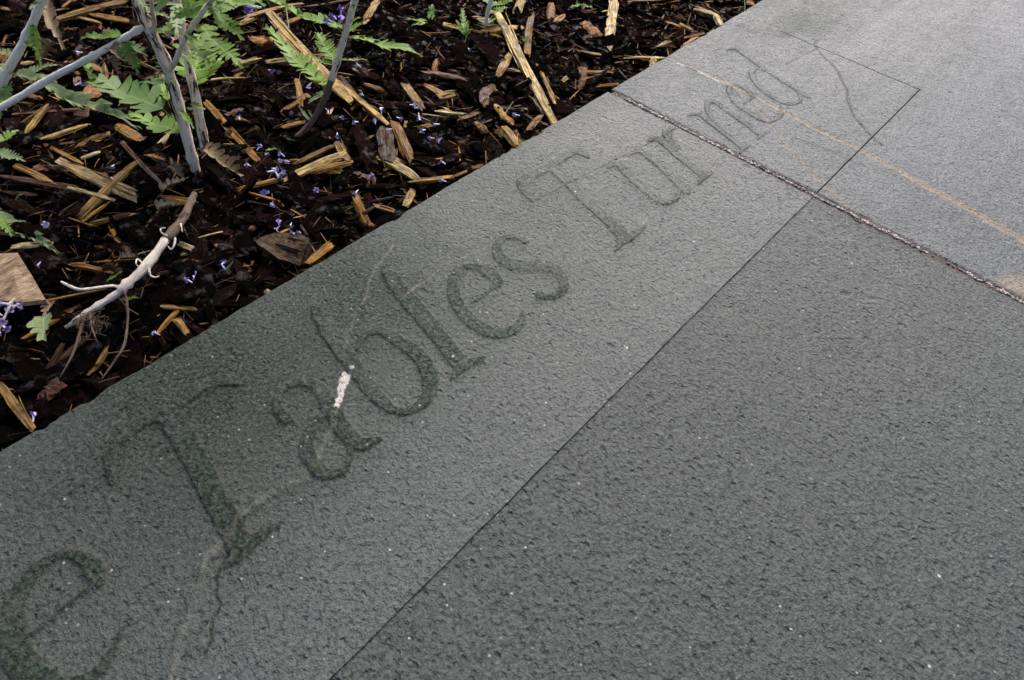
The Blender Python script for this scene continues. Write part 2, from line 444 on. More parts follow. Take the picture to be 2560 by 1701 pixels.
def slab(xs, ys, mat, height, attrs_fn, letters, seed, name='stone_slab', label=None, wob=.0016):
    X, Y = np.meshgrid(xs, ys, indexing='ij')
    X = X.astype(np.float32); Y = Y.astype(np.float32)
    nx, ny = X.shape
    Z, lid = height(X, Y)
    # worn arris
    e = np.minimum.reduce([X - xs[0], xs[-1] - X, Y - ys[0], ys[-1] - Y])
    e = e + .0007 * fbm(X, Y, 70, seed + 5)
    Z = Z - .0014 * (1 - sstep(0, .0026, e)) ** 1.4
    chipn = fbm(X, Y, 45, seed + 9)
    Z = Z - .0032 * sstep(.22, .55, chipn) * (1 - sstep(0, .007, e))
    A = attrs_fn(X, Y)
    # border verts wander a little so that the sawn edge is not a ruler line
    Xw, Yw = X.copy(), Y.copy()
    wx = wob * fbm(X, Y, 35, seed + 3, 3); wy = wob * fbm(X, Y, 35, seed + 4, 3)
    fall = 1 - sstep(0, .012, np.minimum.reduce([X - xs[0], xs[-1] - X, Y - ys[0], ys[-1] - Y]))
    Xw += wx * fall; Yw += wy * fall
    gx, gy = np.gradient(Z, xs, ys)
    nrm = np.stack([-gx, -gy, np.ones_like(Z)], -1); nrm /= np.linalg.norm(nrm, axis=-1, keepdims=True)
    idx = np.arange(nx * ny).reshape(nx, ny)
    quads = np.stack([idx[:-1, :-1], idx[1:, :-1], idx[1:, 1:], idx[:-1, 1:]], -1).reshape(-1, 4)
    lq = np.maximum(0, lid[:-1, :-1]).reshape(-1)
    P = np.stack([Xw, Yw, Z], -1).reshape(-1, 3); Nn = nrm.reshape(-1, 3)
    A = {k: v.reshape(-1) for k, v in A.items()}
    # skirt
    ring = np.concatenate([idx[:, 0], idx[-1, 1:], idx[-2::-1, -1], idx[0, -2:0:-1]])
    low = P[ring].copy(); low[:, 2] = -.044
    nb = len(P)
    sk = np.stack([ring, nb + np.arange(len(ring)), nb + np.roll(np.arange(len(ring)), -1), np.roll(ring, -1)], -1)
    def build(nm, q, verts, norms, att, parent):
        used, inv = np.unique(q, return_inverse=True)
        me = mesh_np(nm, verts[used], quads=inv.reshape(-1, 4), mat=mat, smooth=True,
                     attrs={k: ('FLOAT', v[used]) for k, v in att.items()})
        me.normals_split_custom_set_from_vertices(norms[used])
        return link(bpy.data.objects.new(nm, me), parent)
    top = quads[lq == 0]
    so = build(name, top, P, Nn, A, pave)
    me = mesh_np('slab_side', np.concatenate([P[ring], low]),
                 quads=np.stack([np.arange(len(ring)), len(ring) + np.arange(len(ring)), len(ring) + np.roll(np.arange(len(ring)), -1), np.roll(np.arange(len(ring)), -1)], -1)[:, ::-1], mat=mat,
                 attrs={k: ('FLOAT', np.zeros(2 * len(ring))) for k in A})
    link(bpy.data.objects.new('slab_side', me), so)
    for k, lname in enumerate(letters):
        q = quads[lq == k + 1]
        if len(q):
            o = build('carved_letter', q, P, Nn, A, so)
            o['label'] = "letter %s carved into the slate and stained green" % lname
    if label: so['label'] = label
    return so

CARVE = .0011
def carve_profile(d):
    return CARVE * sstep(.0005, -.0008, d)      # letters left standing in very low relief

guide = Gv([(1340, 503), (1480, 430), (1600, 372), (1692, 322)])[:, :2]
ridgeA = Gv([(985, 612), (944, 667), (935, 690), (919, 722), (885, 790), (867, 833), (864, 875), (858, 905), (848, 940)])[:, :2]
ridgeB = Gv([(1195, 628), (1127, 658), (1080, 690), (1026, 732)])[:, :2]
ridgeC = Gv([(838, 1026), (830, 1050), (830, 1070), (816, 1090), (795, 1165), (740, 1198), (680, 1232), (640, 1264), (603, 1296), (585, 1335), (565, 1360), (520, 1395), (505, 1430), (490, 1480), (470, 1545), (445, 1620), (425, 1701)])[:, :2]
crackD = Gv([(600, 1330), (575, 1380), (548, 1420), (540, 1450), (541, 1490), (548, 1515), (530, 1548), (524, 1600), (508, 1640)])[:, :2]
whitep = Gv([(857, 928), (878, 944), (868, 966), (858, 985), (853, 1014), (847, 1028), (836, 1022), (841, 1000), (846, 972), (849, 948)])[:, :2]
S1 = {k: stroke_pts(v) for k, v in L1.items()}
S2 = {k: stroke_pts(v) for k, v in L2.items()}

def letters_field(X, Y, S):
    D = np.full(X.shape, .05, np.float32); lid = np.zeros(X.shape, np.int32)
    xs, ys = X[:, 0], Y[0, :]
    for k, st in enumerate(S.values()):
        al = np.concatenate(st)
        i0, i1 = np.searchsorted(xs, (al[:, 0].min() - .03, al[:, 0].max() + .03))
        j0, j1 = np.searchsorted(ys, (al[:, 1].min() - .03, al[:, 1].max() + .03))
        if i1 - i0 < 2 or j1 - j0 < 2: continue
        sx, sy = X[i0:i1, j0:j1], Y[i0:i1, j0:j1]
        d = sdf_strokes(sx + .0006 * vnoise(sx, sy, 160, 3), sy + .0006 * vnoise(sx, sy, 160, 4), st)
        sub = D[i0:i1, j0:j1]; m = d < sub; sub[m] = d[m]
        l = lid[i0:i1, j0:j1]; l[d < .0002] = k + 1
    return D, lid

cache = {}
def h1(X, Y):
    D, lid = letters_field(X, Y, S1); cache['D1'] = D
    Z = .0009 * fbm(X, Y, 9, 21) + .00045 * fbm(X, Y, 60, 22)
    yl = PY + .0007 * fbm(X, 0 * X, 30, 77)
    dl = Y - yl
    Z += -.0007 * (1 - sstep(-.002, .0006, dl)); cache['dl'] = dl                       # sawn border a touch lower
    Z += -.0017 * (1 - sstep(.0001, .0007, np.abs(dl + .0003))) * (.65 + .35 * fbm(X, Y, 50, 79))       # groove
    dg, _ = dist_line(X, Y, guide); Z += -.0009 * (1 - sstep(.0003, .0014, dg))
    for ln, up, w in ((ridgeA, .0005, .002), (ridgeB, .0005, .002), (ridgeC, .0026, .0080)):
        d, s = dist_line(X + .0050 * fbm(X, Y, 50, 31, 4), Y + .0050 * fbm(X, Y, 50, 32, 4), ln)
        Z += up * (1 - sstep(0, w, d)) * (.5 + .5 * np.sin(s * 40) ** 2)
        cache[id(ln)] = d
    d, s = dist_line(X + .0015 * fbm(X, Y, 80, 33), Y + .0015 * fbm(X, Y, 80, 34), crackD)
    Z += -.0014 * (1 - sstep(.0002, .0013, d)); cache['crack'] = d
    Z += carve_profile(D) * (1 + .7 * sstep(.5, .15, X))
    return Z, lid

def a1(X, Y):
    D = cache['D1']
    n = fbm(X, Y, 22, 41, 4); n2 = fbm(X, Y, 6, 44, 3)
    moss_shade = (1.1 - .65 * sstep(.30, .62, X)) * sstep(.0016, -.0016, D) * (.85 + .25 * n)
    moss_shade = np.maximum(moss_shade, .75 * (1 - sstep(.0003, .0013, np.abs(D))) * sstep(.3, .6, X) * (.7 + .5 * n)) + .30 * sstep(.010, 0, D) * sstep(-.3, .6, n)
    shade_band = sstep(.14, .42, Y) * sstep(.80, .30, X)
    moss_shade = np.maximum(moss_shade, .92 * shade_band * (.8 + .5 * n2))  # algae tint, deepened to paint in the dim reflection beside the bed
    moss_shade = np.maximum(moss_shade, .55 * sstep(.40, EDGE, Y) * (.6 + .5 * n))
    moss_shade = np.maximum(moss_shade, .6 * (1 - sstep(.0002, .0009, np.abs(cache['dl'] + .0003))))
    moss_shade = np.maximum(moss_shade, .8 * (1 - sstep(.0004, .0014, cache['crack'])))
    vein = .16 * (1 - sstep(.0004, .0040, cache[id(ridgeC)])) * sstep(-.6, .2, n)
    vein = np.maximum(vein, .38 * (1 - sstep(.0005, .002, cache[id(ridgeA)])) * sstep(-.4, .2, n))
    vein = np.maximum(vein, .36 * (1 - sstep(.0005, .002, cache[id(ridgeB)])) * sstep(-.4, .2, n))
    # chalky white streak
    c0 = whitep.mean(0)
    inside = np.zeros(X.shape, bool)
    px, py = whitep[:, 0], whitep[:, 1]
    jx = X + .0024 * fbm(X, Y, 150, 51); jy = Y + .0024 * fbm(X, Y, 150, 52)
    for i in range(len(px)):
        k = (i + 1) % len(px)
        cond = ((py[i] > jy) != (py[k] > jy)) & (jx < (px[k] - px[i]) * (jy - py[i]) / (py[k] - py[i] + 1e-12) + px[i])
        inside ^= cond
    spot = G(880, 922)
    rw = .07 * (1 - sstep(.0003, .0034, cache[id(ridgeC)])) * (.75 + .5 * n) + .05 * (1 - sstep(.0003, .002, np.minimum(cache[id(ridgeA)], cache[id(ridgeB)])))
    white = np.maximum(np.maximum(inside * 1.3, rw), 1.2 * (np.hypot(X - spot[0], Y - spot[1]) < .0022))
    moss_shade = moss_shade * (1 - np.clip(white, 0, 1))
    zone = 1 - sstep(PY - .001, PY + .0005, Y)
    return dict(moss_shade=np.clip(moss_shade, 0, 1), vein=vein, white=white.astype(np.float32), rust=np.zeros_like(vein), zone=zone)

xs1 = np.concatenate([np.arange(-.55, -.10, .006), np.arange(-.10, J0, .00105), [J0]])
ys1 = np.concatenate([np.arange(-.85, .132, .0055), np.arange(.132, PY - .002, .00098), np.arange(PY - .002, PY + .002, .0003), np.arange(PY + .002, EDGE - .0003, .00098), [EDGE]])
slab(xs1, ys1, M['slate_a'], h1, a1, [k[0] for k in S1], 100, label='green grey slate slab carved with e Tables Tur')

vmain = Gv([(1655, 138), (1667, 144), (1718, 167), (1791, 196), (1839, 221), (1883, 242), (1960, 279), (2033, 320), (2082, 344), (2150, 376), (2203, 407), (2275, 443), (2324, 473), (2397, 509), (2469, 553), (2560, 603), (2640, 650)])[:, :2]
vcrust = Gv([(1694, 161), (1740, 180), (1791, 204), (1839, 230), (1860, 252)])[:, :2]
vbr = Gv([(1850, 236), (1868, 257), (1907, 286), (1951, 339), (1994, 393), (2023, 431), (2048, 458), (2082, 480), (2111, 504), (2126, 524)])[:, :2]
vred = Gv([(2040, 100), (2038, 114), (2057, 138), (2096, 179), (2113, 218), (2120, 257), (2140, 296), (2169, 334), (2200, 362)])[:, :2]
vred2 = Gv([(2045, 122), (2020, 136), (1990, 152), (1965, 162)])[:, :2]
vthin = Gv([(1985, 342), (2033, 363), (2075, 380), (2125, 404)])[:, :2]
tan = G(2556, 735)

def h2(X, Y):
    D, lid = letters_field(X, Y, S2); cache['D2'] = D
    Z = .0008 * fbm(X, Y, 8, 121) + .0003 * fbm(X, Y, 60, 122) + .0004
    j = .0005 * fbm(X, Y, 30, 78)
    gl = np.where(X < PX + .0006, np.abs(Y - PY + j), 1.0)
    ge = np.where((Y > PY - .0006) & (Y < .375), np.abs(X - PX + j), 1.0)
    g = np.minimum(gl, ge); cache['g2'] = g
    Z += -.0022 * (1 - sstep(.0002, .0009, g))
    wx, wy = X + .004 * fbm(X, Y, 25, 131), Y + .004 * fbm(X, Y, 25, 132)
    for nm, ln, dz, w in (('main', vmain, -.0009, .004), ('crust', vcrust, .0012, .003), ('br', vbr, -.0010, .002), ('red', vred, -.0012, .003), ('red2', vred2, -.0011, .0024), ('thin', vthin, -.0010, .0018)):
        d, s = dist_line(wx, wy, ln); cache[nm] = (d, s)
        Z += dz * (1 - sstep(0, w, d)) * (.6 + .4 * fbm(X, Y, 120, 133))
    Z += .8 * carve_profile(D)
    return Z, lid

def a2(X, Y):
    D = cache['D2']; n = fbm(X, Y, 30, 141, 4); n2 = fbm(X, Y, 5, 145, 3)
    moss_shade = .50 * sstep(.0010, -.0012, D) * (.7 + .3 * n) + .55 * (1 - sstep(.0003, .0016, np.abs(D + .0002)))
    moss_shade = np.maximum(moss_shade, .9 * (1 - sstep(.0003, .0011, cache['g2'])))
    c = G(2010, 10)
    moss_shade = np.maximum(moss_shade, .75 * sstep(.30, .05, np.hypot((X - c[0]) * .8, (Y - c[1]) * 1.6)) * (.7 + .6 * n2))
    moss_shade = np.maximum(moss_shade, .50 * sstep(.34, EDGE, Y) * (.7 + .5 * n2))
    d, s = cache['main']
    wv = (.0022 + .0080 * s) * (1 + .7 * fbm(X, Y, 90, 147, 3))
    vein = .95 * (1 - sstep(wv * .55, wv, d)) * sstep(-.7, -.1, n + .35)
    d, s = cache['br']; vein = np.maximum(vein, .75 * (1 - sstep(.0008, .0026 + .004 * s, d)) * sstep(-.6, .1, n + .25))
    vein = np.maximum(vein, .9 * (1 - sstep(.030, .038, np.hypot(X - tan[0], (Y - tan[1]) * 1.2) + .006 * n)))
    d, s = cache['crust']; white = .85 * (1 - sstep(.0012, .0032, d)) * sstep(-.05, .25, n)
    rust = 1.2 * (1 - sstep(.0012, .0042, cache['red'][0])) + .8 * (1 - sstep(.0008, .003, cache['red2'][0])) + .5 * (1 - sstep(.0004, .0014, cache['thin'][0]))
    rust = np.maximum(rust, .5 * (1 - sstep(.001, .004, cache['crust'][0])))
    rust = np.maximum(rust, .8 * (1 - sstep(.0004, .0018, np.abs(cache['br'][0] - .0022))) * sstep(-.3, .2, n))
    rust = np.maximum(rust, .6 * (1 - sstep(.0004, .0020, np.abs(cache['main'][0] - wv))) * sstep(-.2, .3, n))
    return dict(moss_shade=np.clip(moss_shade, 0, 1), vein=vein, white=white, rust=np.clip(rust, 0, 1), zone=0 * n)

xs2 = np.concatenate([np.arange(J1, PX - .0016, .0012), np.arange(PX - .0016, PX + .0016, .0003), np.arange(PX + .0016, 1.19, .0012), np.arange(1.19, 2.2, .006)])
ys2 = np.concatenate([np.arange(-.85, .125, .0055), np.arange(.125, PY - .0016, .00115), np.arange(PY - .0016, PY + .0016, .0003), np.arange(PY + .0016, EDGE - .0004, .00115), [EDGE]])
slab(xs2, ys2, M['slate_b'], h2, a2, list(S2), 200, label='blue grey slate slab with a tan vein carved with ned')

# plain slabs around, so the paving goes on
def hp(X, Y): return .001 * fbm(X, Y, 8, 321), np.zeros(X.shape, np.int32)
def ap(X, Y):
    z = np.zeros_like(X); return dict(moss_shade=z, vein=z, white=z, rust=z, zone=z)
for (x0, x1, y0, y1, mt) in ((-1.55, -.563, -.85, EDGE, 'slate_b'), (2.213, 2.85, -.85, EDGE, 'slate_a'), (-1.55, .30, -1.66, -.862, 'slate_a'), (.313, 2.85, -1.66, -.862, 'slate_b')):
    slab(np.linspace(x0, x1, 60), np.linspace(y0, y1, 50), M[mt], hp, ap, [], 400)

# mortar joint with its pale grit
def strip(x0, x1, y0, y1, nx, ny, name):
    xs, ys = np.linspace(x0, x1, nx), np.linspace(y0, y1, ny)
    X, Y = np.meshgrid(xs, ys, indexing='ij')
    Z = -.0010 + .0010 * fbm(X, Y, 180, 61)
    idx = np.arange(nx * ny).reshape(nx, ny)
    q = np.stack([idx[:-1, :-1], idx[1:, :-1], idx[1:, 1:], idx[:-1, 1:]], -1).reshape(-1, 4)
    return link(bpy.data.objects.new(name, mesh_np(name, np.stack([X, Y, Z], -1).reshape(-1, 3), quads=q, mat=M['mortar'], smooth=True)), pave)
mj = strip(J0 - .003, J1 + .003, -.85, EDGE - .006, 14, 900, 'mortar_joint')
strip(-.566, -.547, -.85, EDGE - .01, 6, 120, 'mortar_joint'); strip(2.196, 2.216, -.85, EDGE - .01, 6, 120, 'mortar_joint')

def merge(parts):
    V, Q, A = [], [], {}
    off = 0
    for v, f, at in parts:
        V.append(v); Q.append(f + off); off += len(v)
        for k, a in at.items(): A.setdefault(k, []).append(a)
    return np.concatenate(V), np.concatenate(Q), {k: np.concatenate(a) for k, a in A.items()}

# octahedron-ish pebble
OCT = np.array([(1, 0, 0), (-1, 0, 0), (0, 1, 0), (0, -1, 0), (0, 0, 1), (0, 0, -1)], float)
OCF = np.array([(0, 2, 4), (2, 1, 4), (1, 3, 4), (3, 0, 4), (2, 0, 5), (1, 2, 5), (3, 1, 5), (0, 3, 5)])
def ball(n=1):
    v = [tuple(x) for x in OCT]; f = [tuple(x) for x in OCF]
    for _ in range(n):
        nf = []; mid = {}
        def mp(a, b):
            k = (min(a, b), max(a, b))
            if k not in mid:
                p = np.array(v[a]) + np.array(v[b]); v.append(tuple(p / np.linalg.norm(p))); mid[k] = len(v) - 1
            return mid[k]
        for a, b, c in f:
            x, y, z = mp(a, b), mp(b, c), mp(c, a); nf += [(a, x, z), (x, b, y), (z, y, c), (x, y, z)]
        f = nf
    return np.array(v), np.array(f)
BV, BF = ball(1)
def pebble(p, r, sq=(1, 1, 1)):
    v = BV * (r * np.array(sq)) * rng.uniform(.75, 1.2, (len(BV), 1))
    a = rng.uniform(0, 6.28); c, s = math.cos(a), math.sin(a)
    v = v @ np.array([[c, s, 0], [-s, c, 0], [0, 0, 1]])
    return v + p
parts = []
for k in range(3600):
    y = rng.uniform(-.8, EDGE - .01)
    clump = vnoise(np.array([y]), np.array([0.]), 22, 71)[0]
    if clump < rng.uniform(-.9, .5): continue
    x = J0 + .0012 + (J1 - J0 - .0024) * np.clip(.33 + rng.normal(0, .2), 0, 1)
    col = np.array([.50, .45, .41]) * rng.uniform(.35, 1.0) if rng.random() < .55 else np.array([.07, .055, .05]) * rng.uniform(.5, 1.5)
    parts.append((pebble([x, y, -.0006], rng.uniform(.0007, .0019), (1, 1.2, .8)), BF, {'ccol': np.tile([*col, 1], (len(BV), 1))}))
v, f, a = merge(parts)
gr = link(bpy.data.objects.new('joint_grit', mesh_np('joint_grit', v, tris=f, mat=M['grit'], smooth=True, attrs={'ccol': ('FLOAT_COLOR', a['ccol'])})), mj)
gr['kind'] = 'stuff'

# ------------------------------------------------------------------ mulch bed
gs = 150.0
tag(link(bpy.data.objects.new('ground', mesh_np('ground', [(-gs, -gs, -.11), (gs, -gs, -.11), (gs, gs, -.11), (-gs, gs, -.11)], [(0, 1, 2, 3)], mat=M['turf']))), 'flat dull grass ground around the paving', 'ground', kind='structure')
def B(x, y):
    x = np.asarray(x, float); y = np.asarray(y, float)
    return -.030 + .007 * fbm(x, y, 7, 501) + .004 * fbm(x, y, 30, 503) + .006 * sstep(.05, .9, x) - .006 * sstep(.54, EDGE, y) * sstep(.5, .1, x)
def bed_mesh(x0, x1, y0, y1, st):
    xs, ys = np.arange(x0, x1 + st, st), np.arange(y0, y1 + st, st)
    X, Y = np.meshgrid(xs, ys, indexing='ij'); Z = B(X, Y) - .006 + .003 * fbm(X, Y, 110, 511)
    idx = np.arange(X.size).reshape(X.shape)
    q = np.stack([idx[:-1, :-1], idx[1:, :-1], idx[1:, 1:], idx[:-1, 1:]], -1).reshape(-1, 4)
    return mesh_np('garden_soil', np.stack([X, Y, Z], -1).reshape(-1, 3), quads=q, mat=M['soil'], smooth=True)
tag(link(bpy.data.objects.new('garden_soil', bed_mesh(-1.6, 2.9, EDGE - .02, 2.6, .011))), 'dark wet soil of the planting bed', 'soil', kind='structure')

def chip_geo(L, W, T, kind, seg=5, ns=6, taper=None):
    """one splinter or flake along local x; returns verts, quads/tris as tris, cuv"""
    t = np.linspace(-.5, .5, seg + 1)
    ang = np.linspace(0, 2 * np.pi, ns, endpoint=False) + rng.uniform(0, .5)
    sec = np.stack([np.cos(ang), np.sin(ang)], -1)
    sec = np.sign(sec) * np.abs(sec) ** (.38 if kind != 'bark' else .6)
    sec *= rng.uniform(.75, 1.12, (ns, 1))
    bend, twist = rng.normal(0, .07 if kind == 'bark' else .012), rng.normal(0, .25)
    bz = rng.normal(0, .06 if kind == 'bark' else .02)
    V = []
    jag = rng.uniform(-1, 1, (2, ns))
    for k, s in enumerate(t):
        if kind == 'bark':
            w = (1 - (2 * abs(s)) ** 3.0 * rng.uniform(.3, .8)) * rng.uniform(.82, 1.12); h = 1 - (2 * abs(s)) ** 4 * .6
        else:
            e = abs(s) * 2; tp = taper if taper is not None else rng.uniform(.2, .7)
            w = 1 - tp * max(0, e - .7) / .3 * .8; w *= rng.uniform(.86, 1.1); h = 1 - .55 * max(0, e - .6) / .4
        a = twist * s; ca, sa = math.cos(a), math.sin(a)
        y = sec[:, 0] * W / 2 * w; z = sec[:, 1] * T / 2 * h
        x = np.full(ns, s * L)
        if k == 0: x = x + jag[0] * min(L * .12, W * .8)
        if k == seg: x = x + jag[1] * min(L * .14, W * .9)
        if 0 < k < seg: x = x + rng.normal(0, L * .012, ns)
        yy = y * ca - z * sa + bend * L * (4 * s * s - .5); zz = y * sa + z * ca + bz * L * (.5 - 4 * s * s) * .5
        V.append(np.stack([x, yy, zz], -1))
    V = np.concatenate(V)
    if kind == 'bark': V = V + rng.normal(0, 1, V.shape) * [L * .03, W * .06, T * .10]
    Q = []
    for k in range(seg):
        for j in range(ns):
            a, b = k * ns + j, k * ns + (j + 1) % ns
            Q += [(a, b + ns, a + ns), (a, b, b + ns)]
    for j in range(1, ns - 1):
        Q += [(0, j + 1, j), (seg * ns, seg * ns + j, seg * ns + j + 1)]
    cuv = V + rng.uniform(-5, 5, 3)
    return V, np.array(Q), cuv

PAL = {
 'pale': [(.66, .48, .19), (.76, .60, .29), (.62, .44, .16)],
 'tan': [(.46, .27, .065), (.52, .33, .095), (.38, .22, .055)],
 'gold': [(.46, .22, .030), (.40, .19, .025), (.32, .14, .018)],
 'brown': [(.070, .036, .015), (.085, .042, .018), (.055, .030, .015)],
 'red': [(.085, .028, .018), (.11, .040, .022)],
 'orange': [(.42, .18, .045), (.36, .14, .035)],
 'dark': [(.0045, .0036, .0034), (.006, .0046, .0042), (.004, .0035, .0034), (.010, .006, .004)],
 'purple': [(.016, .0085, .0075), (.024, .012, .010), (.011, .007, .006)],
}
def colour(kind):
    c = np.array(PAL[kind][rng.integers(len(PAL[kind]))]) * rng.uniform(.62, 1.05)
    return c
BARKY = ('dark', 'purple')
def chip_mesh(nm, L, W, T, kind, seg=5, ns=6, shape=None, taper=None):
    shp = shape or ('bark' if kind in BARKY else 'wood')
    v, f, uv = chip_geo(L, W, T, shp, seg, ns, taper)
    if shp == 'wood':                                   # loose fibres split from the chip
        ps = [(v, f, {'u': uv})]
        for k in range(rng.integers(2, 5)):
            l = L * rng.uniform(.25, .7)
            v2, f2, u2 = chip_geo(l, W * rng.uniform(.10, .3), T * rng.uniform(.25, .5), 'wood', 3, 4, .8)
            a = rng.normal(0, .07); c, s_ = math.cos(a), math.sin(a)
            v2 = v2 @ np.array([[c, s_, 0], [-s_, c, 0], [0, 0, 1]])
            v2 = v2 + [rng.choice([-1, 1]) * (L - l) * rng.uniform(.3, .62), rng.uniform(-.48, .48) * W, rng.uniform(.1, .5) * T]
            ps.append((v2, f2, {'u': u2}))
        v, f, at = merge(ps); uv = at['u']
    col = np.tile([*colour(kind), 1], (len(v), 1))
    return mesh_np(nm, v, tris=f, mat=M['bark' if kind in BARKY else 'wood'],
                   attrs={'cuv': ('FLOAT_VECTOR', uv), 'ccol': ('FLOAT_COLOR', col)})

DESC = {
 'pale': ('wood_chip', 'pale straw coloured wood chip lying on the dark mulch', 'wood chip', 'pale wood chips in the mulch'),
 'tan': ('wood_chip', 'tan fibrous wood chip lying among dark bark', 'wood chip', 'tan wood chips in the mulch'),
 'gold': ('wood_chip', 'wet golden brown wood splinter lying in the mulch', 'wood chip', 'golden wood splinters in the mulch'),
 'brown': ('wood_chip', 'dull brown wood chip lying in the mulch', 'wood chip', 'brown wood chips in the mulch'),
 'red': ('bark_chip', 'reddish brown bark chip lying in the mulch', 'bark chip', 'red brown bark chips'),
 'orange': ('bark_chip', 'bright orange bark crumb in the dark mulch', 'bark chip', 'orange bark crumbs'),
 'dark': ('bark_chip', 'wet blackish bark chip in the mulch bed', 'bark chip', 'blackish bark chips'),
 'purple': ('bark_chip', 'dark plum brown bark chip in the mulch bed', 'bark chip', 'plum brown bark chips'),
}
def place(me, kind, p, yaw, pitch=0., roll=0., label=None):
    nm, lb, cat, gp = DESC[kind]
    o = link(bpy.data.objects.new(nm, me))
    o.matrix_world = Matrix.Translation(Vector(p)) @ Matrix.Rotation(yaw, 4, 'Z') @ Matrix.Rotation(-pitch, 4, 'Y') @ Matrix.Rotation(roll, 4, 'X')
    if label: tag(o, label, cat)
    else: tag(o, lb, cat, gp)
    return o

def traced_chip(x0, y0, x1, y1, w, kind, lift=.010, label=None, shape=None, tf=.5, taper=None, tilt=0.0):
    pm = G((x0 + x1) / 2, (y0 + y1) / 2, -.02)
    z = float(B(pm[0], pm[1])) + lift
    a, b = G(x0, y0, z - tilt / 2), G(x1, y1, z + tilt / 2)
    d = b - a; L = np.linalg.norm(d); m = (a + b) / 2
    dep = proj(m)[2]; W = w * dep / F * 1.12
    T = min(W * tf, .013)
    me = chip_mesh('chip', L, W, T, kind, max(6, min(12, int(L / .008))), 8, shape, taper)
    return place(me, kind, m, math.atan2(d[1], d[0]), math.asin(np.clip(d[2] / L, -1, 1)) + rng.normal(0, .02), rng.normal(0, .15), label)

